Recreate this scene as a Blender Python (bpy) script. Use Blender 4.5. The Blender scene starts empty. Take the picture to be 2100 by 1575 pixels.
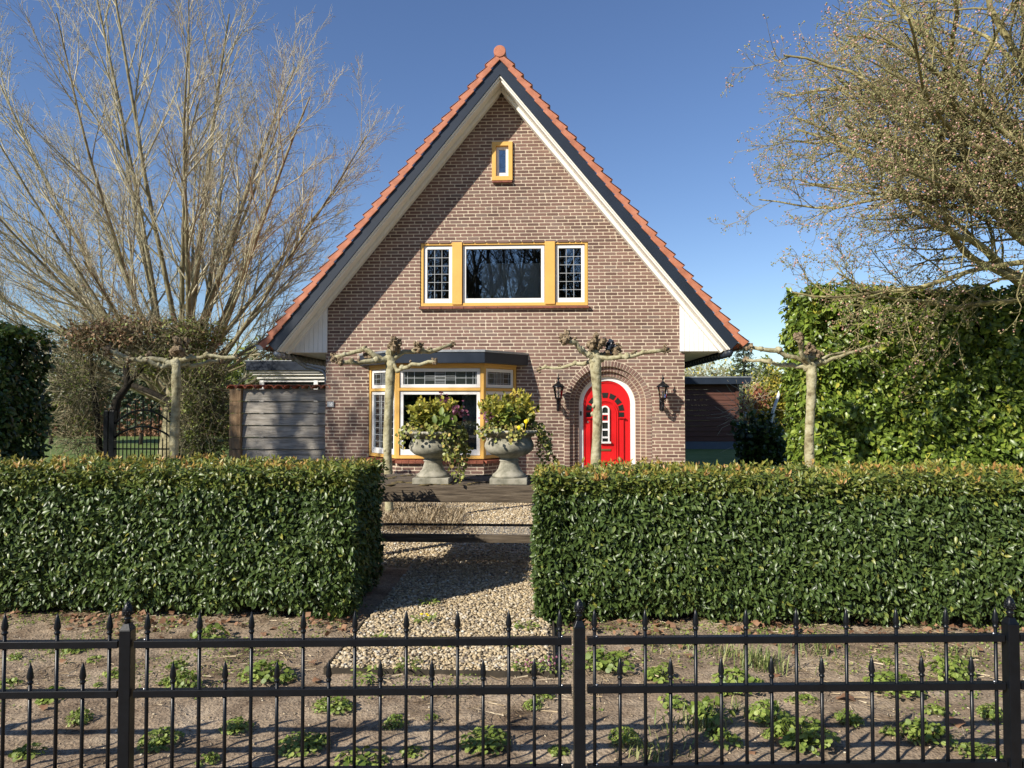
import bpy, math, random
import numpy as np
from mathutils import Vector, Matrix, noise
random.seed(7)
RS = np.random.RandomState(11)
sc = bpy.context.scene
COL = sc.collection
R = math.radians
PI = math.pi

# ------------------------------------------------------------------ camera maths
YAW, PITCH, FPX, EYE = R(2.67), R(1.6), 1456.0, 1.74
_F = Vector((-math.sin(YAW)*math.cos(PITCH), math.cos(YAW)*math.cos(PITCH), math.sin(PITCH)))
_R = Vector((math.cos(YAW), math.sin(YAW), 0))
_U = _R.cross(_F)
def ray(px, py): return _F + _R*((px-1050)/FPX) + _U*((787.5-py)/FPX)
def at(px, py, Y):                      # point of the photograph on the plane at distance Y
    d = ray(px, py); k = Y/d.y
    return Vector((d.x*k, Y, EYE+d.z*k))
def gp(px, py, z=0.0):                  # point of the photograph on the ground
    d = ray(px, py); k = (z-EYE)/d.z
    return Vector((d.x*k, d.y*k, z))
SUN = Vector((1.05, 1.0, -0.90)).normalized()

# ------------------------------------------------------------------ materials
def nt(m): return m.node_tree.nodes, m.node_tree.links
def newmat(name):
    m = bpy.data.materials.new(name); m.use_nodes = True
    n, l = nt(m); return m, n, l, n['Principled BSDF']
def ramp(n, stops, interp='LINEAR'):
    r = n.new('ShaderNodeValToRGB'); e = r.color_ramp; e.interpolation = interp
    while len(e.elements) < len(stops): e.elements.new(0.5)
    for i, (p, c) in enumerate(stops):
        e.elements[i].position = p; e.elements[i].color = (*c, 1)
    return r
def noisemat(name, stops, scale=8, rough=0.6, bump=0.0, bscale=None, detail=6, stretch=(1,1,1), spec=0.4, metal=0.0, coords='Object', bdist=0.01):
    m, n, l, b = newmat(name)
    tc = n.new('ShaderNodeTexCoord'); mp = n.new('ShaderNodeMapping'); mp.inputs['Scale'].default_value = stretch
    l.new(tc.outputs[coords], mp.inputs[0])
    nz = n.new('ShaderNodeTexNoise'); nz.inputs['Scale'].default_value = scale; nz.inputs['Detail'].default_value = detail
    nz.inputs['Roughness'].default_value = 0.62
    l.new(mp.outputs[0], nz.inputs['Vector'])
    r = ramp(n, stops); l.new(nz.outputs['Fac'], r.inputs[0]); l.new(r.outputs[0], b.inputs['Base Color'])
    b.inputs['Roughness'].default_value = rough; b.inputs['Specular IOR Level'].default_value = spec
    b.inputs['Metallic'].default_value = metal
    if bump:
        n2 = n.new('ShaderNodeTexNoise'); n2.inputs['Scale'].default_value = bscale or scale*3; n2.inputs['Detail'].default_value = 6
        l.new(mp.outputs[0], n2.inputs['Vector'])
        bp = n.new('ShaderNodeBump'); bp.inputs['Strength'].default_value = bump; bp.inputs['Distance'].default_value = bdist
        l.new(n2.outputs['Fac'], bp.inputs['Height']); l.new(bp.outputs[0], b.inputs['Normal'])
    return m
def var(name, c, dv=0.12, **k):         # a painted or plain surface with slight tone variation
    lo = tuple(max(0, x*(1-dv)) for x in c); hi = tuple(min(1, x*(1+dv)) for x in c)
    return noisemat(name, [(0.3, lo), (0.7, hi)], **k)
def attrmat(name, stops, rough=0.45, spec=0.5, trans=0.0, tcol=None, bump=0):
    m, n, l, b = newmat(name)
    a = n.new('ShaderNodeAttribute'); a.attribute_name = 'rnd'
    r = ramp(n, stops); l.new(a.outputs['Fac'], r.inputs[0]); l.new(r.outputs[0], b.inputs['Base Color'])
    b.inputs['Roughness'].default_value = rough; b.inputs['Specular IOR Level'].default_value = spec
    if trans:
        t = n.new('ShaderNodeBsdfTranslucent'); mx = n.new('ShaderNodeMixShader'); mx.inputs[0].default_value = trans
        if tcol: t.inputs[0].default_value = (*tcol, 1)
        else: l.new(r.outputs[0], t.inputs[0])
        l.new(b.outputs[0], mx.inputs[1]); l.new(t.outputs[0], mx.inputs[2])
        l.new(mx.outputs[0], n['Material Output'].inputs[0])
    return m

M = {}
def brickmat():
    m, n, l, b = newmat('brick')
    g = n.new('ShaderNodeNewGeometry')
    r = ramp(n, [(0.0, (0.135,0.082,0.068)), (0.25, (0.180,0.106,0.087)), (0.55, (0.205,0.122,0.100)), (0.8, (0.228,0.137,0.111)), (1.0, (0.192,0.136,0.117))])
    l.new(g.outputs['Random Per Island'], r.inputs[0])
    tc = n.new('ShaderNodeTexCoord'); nz = n.new('ShaderNodeTexNoise'); nz.inputs['Scale'].default_value = 1.3; nz.inputs['Detail'].default_value = 8
    l.new(tc.outputs['Object'], nz.inputs['Vector'])
    r2 = ramp(n, [(0.3, (0.78,0.77,0.76)), (0.6, (1.03,1.02,1.0)), (0.72, (1.15,1.13,1.09)), (0.8, (1.55,1.5,1.38))])
    l.new(nz.outputs['Fac'], r2.inputs[0])
    mx = n.new('ShaderNodeMix'); mx.data_type = 'RGBA'; mx.blend_type = 'MULTIPLY'; mx.inputs[0].default_value = 1
    l.new(r.outputs[0], mx.inputs[6]); l.new(r2.outputs[0], mx.inputs[7]); l.new(mx.outputs[2], b.inputs['Base Color'])
    n2 = n.new('ShaderNodeTexNoise'); n2.inputs['Scale'].default_value = 90; n2.inputs['Detail'].default_value = 4
    l.new(tc.outputs['Object'], n2.inputs['Vector'])
    bp = n.new('ShaderNodeBump'); bp.inputs['Strength'].default_value = 0.5; bp.inputs['Distance'].default_value = 0.004
    l.new(n2.outputs['Fac'], bp.inputs['Height']); l.new(bp.outputs[0], b.inputs['Normal'])
    b.inputs['Roughness'].default_value = 0.8; b.inputs['Specular IOR Level'].default_value = 0.25
    return m
M['brick'] = brickmat()
M['mortar'] = noisemat('mortar', [(0.3,(0.48,0.395,0.295)),(0.7,(0.62,0.525,0.40))], scale=3, rough=0.9, bump=0.4, bscale=120, spec=0.2, bdist=0.003)
M['yellow'] = var('yellow_paint', (0.70,0.41,0.105), 0.07, scale=3, rough=0.45)
M['white'] = var('white_paint', (0.78,0.77,0.74), 0.04, scale=4, rough=0.4)
M['cream'] = var('cream_paint', (0.82,0.79,0.71), 0.05, scale=2.5, rough=0.45)
M['anthracite'] = var('anthracite_paint', (0.017,0.025,0.040), 0.18, scale=2, rough=0.42)
M['black'] = var('black_paint', (0.0038,0.0052,0.0075), 0.3, scale=20, rough=0.34, spec=0.32, bump=0.15, bscale=60, bdist=0.002)
M['red'] = var('red_paint', (0.60,0.012,0.014), 0.05, scale=3, rough=0.34)
M['brass'] = noisemat('brass', [(0.3,(0.25,0.17,0.07)),(0.7,(0.4,0.28,0.12))], rough=0.4, metal=0.8)
M['steel'] = noisemat('steel', [(0.3,(0.5,0.5,0.5)),(0.7,(0.65,0.65,0.65))], rough=0.3, metal=0.9)
M['zinc'] = noisemat('zinc', [(0.3,(0.26,0.28,0.30)),(0.7,(0.42,0.44,0.46))], rough=0.5, metal=0.5)
M['lead'] = noisemat('lead', [(0.3,(0.30,0.32,0.33)),(0.7,(0.42,0.44,0.45))], rough=0.5)
M['terracotta'] = noisemat('terracotta', [(0.22,(0.20,0.09,0.055)),(0.36,(0.36,0.13,0.07)),(0.5,(0.44,0.16,0.088)),(0.7,(0.52,0.215,0.13))], scale=6, rough=0.65, bump=0.2, bscale=60, bdist=0.003)
M['old_terracotta'] = noisemat('old_terracotta', [(0.3,(0.05,0.03,0.02)),(0.48,(0.28,0.07,0.035)),(0.6,(0.45,0.12,0.05))], scale=9, rough=0.8, bump=0.3)
M['sill_tile'] = noisemat('sill_tile', [(0.3,(0.16,0.05,0.03)),(0.7,(0.30,0.10,0.06))], scale=12, rough=0.5)
M['concrete'] = noisemat('urn_concrete', [(0.30,(0.11,0.105,0.075)),(0.43,(0.21,0.20,0.15)),(0.55,(0.32,0.30,0.235)),(0.72,(0.41,0.385,0.31))], scale=8, rough=0.85, bump=0.4, bscale=80, bdist=0.004)
M['old_wood'] = noisemat('old_wood', [(0.25,(0.03,0.022,0.015)),(0.5,(0.105,0.08,0.054)),(0.78,(0.21,0.17,0.12))], scale=7, rough=0.9, bump=0.9, bscale=14, stretch=(0.5,6,9), bdist=0.012)
M['moss_wood'] = noisemat('mossy_wood', [(0.3,(0.05,0.035,0.015)),(0.5,(0.11,0.085,0.03)),(0.7,(0.17,0.13,0.07))], scale=14, rough=0.95, bump=0.9, bscale=30, bdist=0.012)
M['dark_wood'] = noisemat('dark_stained_wood', [(0.3,(0.07,0.028,0.018)),(0.7,(0.125,0.05,0.032))], scale=6, rough=0.6, stretch=(0.4,4,8), bump=0.4, bdist=0.004)
M['grey_wood'] = noisemat('weathered_grey_wood', [(0.25,(0.12,0.105,0.085)),(0.48,(0.30,0.272,0.23)),(0.75,(0.45,0.415,0.36))], scale=6, rough=0.9, stretch=(0.6,5,7), bump=0.6, bscale=14, bdist=0.006)
M['tan_wood'] = noisemat('tan_wood', [(0.3,(0.20,0.12,0.06)),(0.7,(0.34,0.23,0.13))], scale=4, rough=0.9, stretch=(5,5,0.8), bump=0.5)
M['bluegrey'] = var('plinth_paint', (0.10,0.13,0.17), 0.1, scale=3, rough=0.7)
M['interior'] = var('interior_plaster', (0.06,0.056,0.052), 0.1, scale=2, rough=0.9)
M['board'] = var('grey_board', (0.55,0.55,0.53), 0.04, scale=2, rough=0.8)
M['curtain'] = noisemat('curtain_cloth', [(0.35,(0.35,0.34,0.32)),(0.65,(0.62,0.60,0.57))], scale=10, rough=0.9, stretch=(8,8,0.3))
M['bark'] = noisemat('grey_green_bark', [(0.3,(0.11,0.09,0.05)),(0.5,(0.23,0.20,0.11)),(0.72,(0.34,0.31,0.20))], scale=5, rough=0.85, bump=0.5, bscale=25)
M['twig'] = noisemat('pale_twig', [(0.3,(0.26,0.235,0.15)),(0.5,(0.42,0.38,0.25)),(0.7,(0.58,0.51,0.38))], scale=3, rough=0.8)
M['mossbark'] = noisemat('mossy_bark', [(0.3,(0.08,0.065,0.04)),(0.48,(0.22,0.19,0.08)),(0.62,(0.36,0.32,0.15)),(0.8,(0.42,0.36,0.26))], scale=6, rough=0.9, bump=0.6, bscale=30)
M['darkbark'] = noisemat('dark_bark', [(0.3,(0.02,0.016,0.011)),(0.7,(0.065,0.052,0.035))], scale=8, rough=0.9, bump=0.5)
M['plane'] = noisemat('plane_bark', [(0.32,(0.12,0.095,0.05)),(0.42,(0.25,0.22,0.12)),(0.55,(0.36,0.33,0.20)),(0.72,(0.44,0.41,0.28))], scale=10, rough=0.8, bump=0.7, bscale=24, bdist=0.02)
M['knob'] = noisemat('knob_bark', [(0.3,(0.05,0.035,0.02)),(0.5,(0.20,0.145,0.085)),(0.72,(0.36,0.28,0.18))], scale=22, rough=0.95, bump=1.0, bscale=40, bdist=0.02)
M['hedge_in'] = noisemat('hedge_core_shade', [(0.3,(0.006,0.007,0.003)),(0.7,(0.018,0.018,0.008))], scale=20, rough=1, spec=0.0)  # near-black: the shade inside the hedges is put into the colour
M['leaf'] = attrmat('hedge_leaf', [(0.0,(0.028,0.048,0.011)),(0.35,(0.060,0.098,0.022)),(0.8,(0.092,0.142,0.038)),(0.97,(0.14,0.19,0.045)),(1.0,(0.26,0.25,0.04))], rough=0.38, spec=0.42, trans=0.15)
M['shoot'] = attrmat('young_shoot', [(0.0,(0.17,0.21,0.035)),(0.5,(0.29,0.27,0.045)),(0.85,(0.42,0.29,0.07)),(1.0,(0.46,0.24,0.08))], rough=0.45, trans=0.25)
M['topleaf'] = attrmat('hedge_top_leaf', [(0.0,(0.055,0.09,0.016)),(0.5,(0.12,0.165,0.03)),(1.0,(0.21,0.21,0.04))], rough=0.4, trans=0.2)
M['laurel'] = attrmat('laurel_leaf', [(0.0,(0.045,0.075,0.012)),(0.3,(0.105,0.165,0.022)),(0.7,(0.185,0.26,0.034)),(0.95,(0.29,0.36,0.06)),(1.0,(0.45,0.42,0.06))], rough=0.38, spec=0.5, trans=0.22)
M['darklaurel'] = attrmat('dark_laurel_leaf', [(0.0,(0.015,0.03,0.008)),(0.5,(0.04,0.075,0.015)),(1.0,(0.09,0.15,0.03))], rough=0.36, trans=0.15)  # dark leaf tone; on the left laurel block it carries the shade
M['smallleaf'] = attrmat('small_green_leaf', [(0.0,(0.07,0.10,0.02)),(0.5,(0.17,0.21,0.04)),(1.0,(0.32,0.36,0.08))], rough=0.5, trans=0.25)
M['brownleaf'] = attrmat('brown_leaf', [(0.0,(0.12,0.07,0.04)),(0.5,(0.26,0.16,0.09)),(1.0,(0.44,0.28,0.16))], rough=0.8, trans=0.15)
M['beech'] = attrmat('beech_leaf', [(0.0,(0.13,0.062,0.03)),(0.5,(0.24,0.125,0.065)),(1.0,(0.36,0.21,0.12))], rough=0.8, trans=0.15)
M['bud'] = attrmat('blossom_bud', [(0.0,(0.20,0.24,0.07)),(0.5,(0.36,0.35,0.15)),(0.74,(0.50,0.36,0.20)),(0.86,(0.64,0.30,0.25)),(1.0,(0.80,0.58,0.52))], rough=0.6, trans=0.2)
M['budbrown'] = attrmat('twig_bud', [(0.0,(0.16,0.09,0.06)),(0.6,(0.32,0.2,0.14)),(1.0,(0.45,0.30,0.22))], rough=0.7)
M['limeleaf'] = attrmat('lime_leaf', [(0.0,(0.10,0.13,0.02)),(0.35,(0.26,0.27,0.04)),(0.7,(0.46,0.40,0.06)),(1.0,(0.62,0.46,0.08))], rough=0.42, trans=0.3)
M['ivy'] = attrmat('ivy_leaf', [(0.0,(0.06,0.075,0.018)),(0.4,(0.17,0.20,0.035)),(0.8,(0.34,0.35,0.08)),(1.0,(0.46,0.33,0.10))], rough=0.45, trans=0.2)
M['purple'] = attrmat('purple_petal', [(0.0,(0.08,0.018,0.035)),(0.5,(0.19,0.05,0.09)),(1.0,(0.34,0.15,0.20))], rough=0.5, trans=0.2)
M['dandelion'] = var('yellow_petal', (0.85,0.62,0.01), 0.1, rough=0.6)
M['weed'] = attrmat('weed_leaf', [(0.0,(0.11,0.165,0.03)),(0.5,(0.21,0.285,0.05)),(1.0,(0.34,0.40,0.095))], rough=0.5, trans=0.3)
M['grassblade'] = attrmat('grass_blade', [(0.0,(0.09,0.13,0.03)),(0.6,(0.20,0.26,0.07)),(1.0,(0.38,0.36,0.15))], rough=0.5, trans=0.25)
M['straw'] = attrmat('straw', [(0.0,(0.16,0.11,0.06)),(0.5,(0.36,0.27,0.15)),(1.0,(0.60,0.50,0.34))], rough=0.8, trans=0.1)
M['pebble'] = attrmat('pebble', [(0.0,(0.17,0.145,0.12)),(0.18,(0.30,0.235,0.15)),(0.45,(0.42,0.325,0.19)),(0.7,(0.48,0.385,0.24)),(0.92,(0.52,0.45,0.33)),(1.0,(0.60,0.56,0.48))], rough=0.75, spec=0.3)
M['conifer'] = attrmat('conifer_needle', [(0.0,(0.03,0.055,0.035)),(0.6,(0.07,0.10,0.055)),(1.0,(0.13,0.15,0.08))], rough=0.6)
M['autumn'] = attrmat('reddish_leaf', [(0.0,(0.20,0.05,0.03)),(0.6,(0.34,0.13,0.06)),(1.0,(0.36,0.30,0.08))], rough=0.6, trans=0.2)
M['gravel_base'] = noisemat('gravel_base', [(0.3,(0.20,0.15,0.09)),(0.5,(0.38,0.30,0.19)),(0.7,(0.52,0.43,0.29))], scale=45, rough=0.95, bump=0.8, bscale=60, bdist=0.02)
M['gravel_far'] = noisemat('gravel_far', [(0.3,(0.30,0.23,0.14)),(0.5,(0.46,0.37,0.25)),(0.7,(0.56,0.47,0.33))], scale=45, rough=0.95, bump=0.8, bscale=60, bdist=0.02)
M['lawn'] = noisemat('lawn_grass', [(0.3,(0.075,0.12,0.025)),(0.5,(0.12,0.18,0.04)),(0.7,(0.16,0.21,0.06))], scale=1.5, rough=0.9, bump=0.8, bscale=80, bdist=0.03)
def soilmat():
    m, n, l, b = newmat('soil')
    tc = n.new('ShaderNodeTexCoord')
    a = n.new('ShaderNodeTexNoise'); a.inputs['Scale'].default_value = 2.2; a.inputs['Detail'].default_value = 9; a.inputs['Roughness'].default_value = 0.68
    l.new(tc.outputs['Object'], a.inputs['Vector'])
    r = ramp(n, [(0.30,(0.09,0.06,0.038)),(0.43,(0.225,0.168,0.115)),(0.57,(0.345,0.27,0.19)),(0.72,(0.44,0.36,0.265))])
    l.new(a.outputs['Fac'], r.inputs[0])
    c = n.new('ShaderNodeTexNoise'); c.inputs['Scale'].default_value = 60; c.inputs['Detail'].default_value = 5
    l.new(tc.outputs['Object'], c.inputs['Vector'])
    r2 = ramp(n, [(0.32,(0.55,0.52,0.5)),(0.5,(1,1,1)),(0.68,(1.2,1.18,1.12))]); l.new(c.outputs['Fac'], r2.inputs[0])
    mx = n.new('ShaderNodeMix'); mx.data_type = 'RGBA'; mx.blend_type = 'MULTIPLY'; mx.inputs[0].default_value = 1
    l.new(r.outputs[0], mx.inputs[6]); l.new(r2.outputs[0], mx.inputs[7]); l.new(mx.outputs[2], b.inputs['Base Color'])
    bp = n.new('ShaderNodeBump'); bp.inputs['Strength'].default_value = 0.8; bp.inputs['Distance'].default_value = 0.015
    l.new(c.outputs['Fac'], bp.inputs['Height']); l.new(bp.outputs[0], b.inputs['Normal'])
    b.inputs['Roughness'].default_value = 0.95; b.inputs['Specular IOR Level'].default_value = 0.15
    return m
M['soil'] = soilmat()
def glassmat(name, refl, tint=(0.82,0.85,0.86)):
    m, n, l, b = newmat(name); n.remove(b)
    t = n.new('ShaderNodeBsdfTransparent'); t.inputs[0].default_value = (*tint, 1)
    g = n.new('ShaderNodeBsdfGlossy'); g.inputs['Roughness'].default_value = 0.01; g.inputs[0].default_value = (0.9,0.95,1,1)
    fr = n.new('ShaderNodeFresnel'); fr.inputs[0].default_value = 1.5
    ad = n.new('ShaderNodeMath'); ad.operation = 'ADD'; ad.inputs[1].default_value = refl; ad.use_clamp = True
    l.new(fr.outputs[0], ad.inputs[0])
    mx = n.new('ShaderNodeMixShader'); l.new(ad.outputs[0], mx.inputs[0]); l.new(t.outputs[0], mx.inputs[1]); l.new(g.outputs[0], mx.inputs[2])
    l.new(mx.outputs[0], n['Material Output'].inputs[0]); return m
M['glass'] = glassmat('window_glass', 0.14)
M['clear'] = glassmat('lantern_glass', 0.05, (0.93,0.93,0.93))
m, n, l, b = newmat('leaded_glass'); b.inputs['Base Color'].default_value = (0.02,0.025,0.022,1); b.inputs['Roughness'].default_value = 0.12
nz = n.new('ShaderNodeTexNoise'); nz.inputs['Scale'].default_value = 30; bp = n.new('ShaderNodeBump'); bp.inputs['Strength'].default_value = 0.25; bp.inputs['Distance'].default_value = 0.01
tc = n.new('ShaderNodeTexCoord'); l.new(tc.outputs['Object'], nz.inputs['Vector'])
l.new(nz.outputs['Fac'], bp.inputs['Height']); l.new(bp.outputs[0], b.inputs['Normal']); M['leadglass'] = m
m, n, l, b = newmat('cream_bulb'); b.inputs['Base Color'].default_value = (0.9,0.85,0.7,1); M['bulb'] = m  # plain pale cream bulb surface, no emission

# ------------------------------------------------------------------ mesh helpers
class MB:
    def __init__(s): s.v = []; s.f = []; s.m = []
    def add(s, vs, fs, mi=0):
        o = len(s.v); s.v.extend([tuple(x) for x in vs])
        for f in fs: s.f.append(tuple(i+o for i in f)); s.m.append(mi)
    def box(s, x0, x1, y0, y1, z0, z1, mi=0, xf=None):
        vs = [Vector((x, y, z)) for x in (x0, x1) for y in (y0, y1) for z in (z0, z1)]
        if xf is not None: vs = [xf @ v for v in vs]
        s.add(vs, [(0,1,3,2),(4,6,7,5),(0,4,5,1),(2,3,7,6),(0,2,6,4),(1,5,7,3)], mi)
    def bar(s, a, b, w, h, mi=0, up=Vector((0,0,1))):      # box along a-b
        a = Vector(a); b = Vector(b); d = (b-a).normalized(); x = d.cross(up)
        if x.length < 1e-4: x = d.cross(Vector((0,1,0)))
        x.normalize(); z = x.cross(d)
        vs = []
        for p in (a, b):
            for i, j in ((-1,-1),(1,-1),(1,1),(-1,1)): vs.append(p + x*(i*w/2) + z*(j*h/2))
        s.add(vs, [(0,1,2,3),(7,6,5,4),(0,4,5,1),(1,5,6,2),(2,6,7,3),(3,7,4,0)], mi)
    def prism(s, poly, a, b, mi=0):                          # poly: list of Vectors, extruded from +a to +b offsets
        n = len(poly); a = Vector(a); b = Vector(b)
        vs = [Vector(p)+a for p in poly] + [Vector(p)+b for p in poly]
        fs = [tuple(range(n)), tuple(range(2*n-1, n-1, -1))] + [(i, i+n, (i+1) % n+n, (i+1) % n) for i in range(n)]
        s.add(vs, fs, mi)
    def tube(s, pts, rad, n=6, mi=0, cap=True):
        pts = [Vector(p) for p in pts]; k = len(pts)
        if not hasattr(rad, '__len__'): rad = [rad]*k
        t = (pts[1]-pts[0]).normalized(); u = t.cross(Vector((0.31,0.17,0.93)))
        if u.length < 1e-3: u = t.cross(Vector((1,0,0)))
        u.normalize(); o = len(s.v); cs = [(math.cos(2*PI*i/n), math.sin(2*PI*i/n)) for i in range(n)]
        for i, p in enumerate(pts):
            if 0 < i < k-1: t = (pts[i+1]-pts[i-1])
            elif i: t = p-pts[i-1]
            t = t.normalized() if t.length > 1e-9 else Vector((0,0,1))
            u = (u - t*u.dot(t)); u = u.normalized() if u.length > 1e-6 else t.orthogonal().normalized(); w = t.cross(u); r = rad[i]
            for c, d in cs: s.v.append((p.x+(u.x*c+w.x*d)*r, p.y+(u.y*c+w.y*d)*r, p.z+(u.z*c+w.z*d)*r))
        for i in range(k-1):
            for j in range(n):
                a = o+i*n+j; b = o+i*n+(j+1) % n
                s.f.append((a, b, b+n, a+n)); s.m.append(mi)
        if cap and n > 3:
            s.f.append(tuple(o+j for j in range(n-1, -1, -1))); s.m.append(mi)
            s.f.append(tuple(o+(k-1)*n+j for j in range(n))); s.m.append(mi)
    def lathe(s, prof, c=(0,0,0), n=16, mi=0):               # prof: (r, z)
        c = Vector(c); o = len(s.v); k = len(prof)
        for r, z in prof:
            for j in range(n): s.v.append((c.x+r*math.cos(2*PI*j/n), c.y+r*math.sin(2*PI*j/n), c.z+z))
        for i in range(k-1):
            for j in range(n):
                a = o+i*n+j; b = o+i*n+(j+1) % n; s.f.append((a, b, b+n, a+n)); s.m.append(mi)
        s.f.append(tuple(o+j for j in range(n-1, -1, -1))); s.m.append(mi)
        s.f.append(tuple(o+(k-1)*n+j for j in range(n))); s.m.append(mi)
    def blob(s, c, r, mi=0, lump=0.35, nu=7, nv=5, seed=0, sq=(1,1,1)):
        c = Vector(c); o = len(s.v)
        for i in range(nv+1):
            th = PI*i/nv
            for j in range(nu):
                ph = 2*PI*j/nu; d = Vector((math.sin(th)*math.cos(ph), math.sin(th)*math.sin(ph), math.cos(th)))
                k = r*(1+lump*noise.noise(d*1.7+Vector((seed*3.1, seed*1.7, seed))))
                s.v.append((c.x+d.x*k*sq[0], c.y+d.y*k*sq[1], c.z+d.z*k*sq[2]))
        for i in range(nv):
            for j in range(nu):
                a = o+i*nu+j; b = o+i*nu+(j+1) % nu; s.f.append((a, a+nu, b+nu, b)); s.m.append(mi)
    def build(s, name, mats, parent=None, smooth=False, bevel=0, rnd=None):
        me = bpy.data.meshes.new(name); me.from_pydata(s.v, [], s.f)
        if not isinstance(mats, (list, tuple)): mats = [mats]
        for mt in mats: me.materials.append(mt)
        me.polygons.foreach_set('material_index', s.m)
        if smooth: me.polygons.foreach_set('use_smooth', [True]*len(me.polygons))
        me.update(); o = bpy.data.objects.new(name, me); COL.objects.link(o)
        if bevel:
            md = o.modifiers.new('bevel', 'BEVEL'); md.width = bevel; md.segments = 2; md.limit_method = 'ANGLE'
            md.angle_limit = R(40)
        if rnd is not None:
            a = me.attributes.new('rnd', 'FLOAT', 'POINT'); a.data.foreach_set('value', np.asarray(rnd, dtype=np.float32))
        put(o, parent); return o
def put(o, parent):
    if parent is not None:
        o.parent = parent
        if parent.type == 'EMPTY' and not parent.get('_local'): o.location = -parent.location
def nmesh(name, V, T, mats, parent=None, rnd=None, mi=None, smooth=True):     # numpy triangle mesh
    V = np.asarray(V, dtype=np.float32); T = np.asarray(T, dtype=np.int32)
    me = bpy.data.meshes.new(name); me.vertices.add(len(V)); me.vertices.foreach_set('co', V.ravel())
    me.loops.add(T.size); me.loops.foreach_set('vertex_index', T.ravel())
    me.polygons.add(len(T)); me.polygons.foreach_set('loop_start', np.arange(0, T.size, 3, dtype=np.int32))
    me.polygons.foreach_set('loop_total', np.full(len(T), 3, dtype=np.int32))
    if not isinstance(mats, (list, tuple)): mats = [mats]
    for mt in mats: me.materials.append(mt)
    if mi is not None: me.polygons.foreach_set('material_index', np.asarray(mi, dtype=np.int32))
    me.polygons.foreach_set('use_smooth', np.full(len(T), smooth))
    me.update(calc_edges=True)
    if rnd is not None:
        a = me.attributes.new('rnd', 'FLOAT', 'POINT'); a.data.foreach_set('value', np.asarray(rnd, dtype=np.float32))
    o = bpy.data.objects.new(name, me); COL.objects.link(o); put(o, parent); return o
# leaf templates: x across, y along, z normal; rows of (x,y,z) and triangles
LEAF8 = (np.array([(0,0,0),(-.36,.3,.07),(0,.3,0),(.36,.3,.07),(-.33,.65,.03),(0,.65,-.03),(.33,.65,.03),(0,1,-.14)]),
         np.array([(0,2,1),(0,3,2),(1,2,5),(1,5,4),(2,3,6),(2,6,5),(4,5,7),(5,6,7)]))
LEAF5 = (np.array([(0,0,0),(-.45,.5,.08),(0,.5,0),(.45,.5,.08),(0,1,-.1)]), np.array([(0,2,1),(0,3,2),(1,2,4),(2,3,4)]))
LEAFR = (np.array([(0,0,0),(-.3,.05,.03),(-.52,.35,.08),(-.5,.7,.05),(-.22,.95,.0),(0,.86,.0),(.22,.95,.0),(.5,.7,.05),(.52,.35,.08),(.3,.05,.03),(0,.45,-.04)]),
         np.array([(10,i,(i+1) % 10) for i in range(10)])[:, ::-1])
OCTA = (np.array([(1,0,0),(0,1,0),(-1,0,0),(0,-1,0),(0,0,1),(0,0,-1)])*.5, np.array([(0,1,4),(1,2,4),(2,3,4),(3,0,4),(1,0,5),(2,1,5),(3,2,5),(0,3,5)]))
def norm(a): return a/np.maximum(np.linalg.norm(a, axis=1, keepdims=True), 1e-9)
def scatter(tpl, P, Nn, D, size, width=1.0):                  # positions, normals, tip directions
    V, T = tpl; n = len(P); Nn = norm(Nn); D = norm(D - Nn*(D*Nn).sum(1, keepdims=True)); X = np.cross(D, Nn)
    size = np.broadcast_to(size, (n,))[:, None, None]
    width = np.broadcast_to(width, (n,))[:, None, None]
    W = (X[:, None, :]*V[None, :, 0:1]*width + D[:, None, :]*V[None, :, 1:2] + Nn[:, None, :]*V[None, :, 2:3])*size + P[:, None, :]
    TT = (T[None] + (np.arange(n)*len(V))[:, None, None]).reshape(-1, 3)
    return W.reshape(-1, 3), TT
def leaves(name, tpl, P, Nn, D, size, width, mat, parent=None, rnd=None, smooth=True):
    V, T = scatter(tpl, P, Nn, D, size, width)
    r = RS.rand(len(P)) if rnd is None else rnd
    return nmesh(name, V, T, mat, parent, np.repeat(r, len(tpl[0])), smooth=smooth)
def tag(o, label, cat, group=None, kind=None):
    if label: o['label'] = label
    if cat: o['category'] = cat
    if group: o['group'] = group
    if kind: o['kind'] = kind
    return o
def thing(name, loc, label, cat, group=None, local=False):
    o = bpy.data.objects.new(name, None); COL.objects.link(o); o.location = loc; o.empty_display_size = 0.2
    tag(o, label, cat, group)
    if local: o['_local'] = 1
    return o
def structure(o): o['kind'] = 'structure'; return o
def copytree(o, loc, rz=0, label=None):
    c = o.copy(); COL.objects.link(c); c.location = loc; c.rotation_euler = (0, 0, rz)
    if label: c['label'] = label
    for ch in list(o.children):
        d = ch.copy(); COL.objects.link(d); d.parent = c
        for g in list(ch.children):
            e = g.copy(); COL.objects.link(e); e.parent = d
    return c

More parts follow.
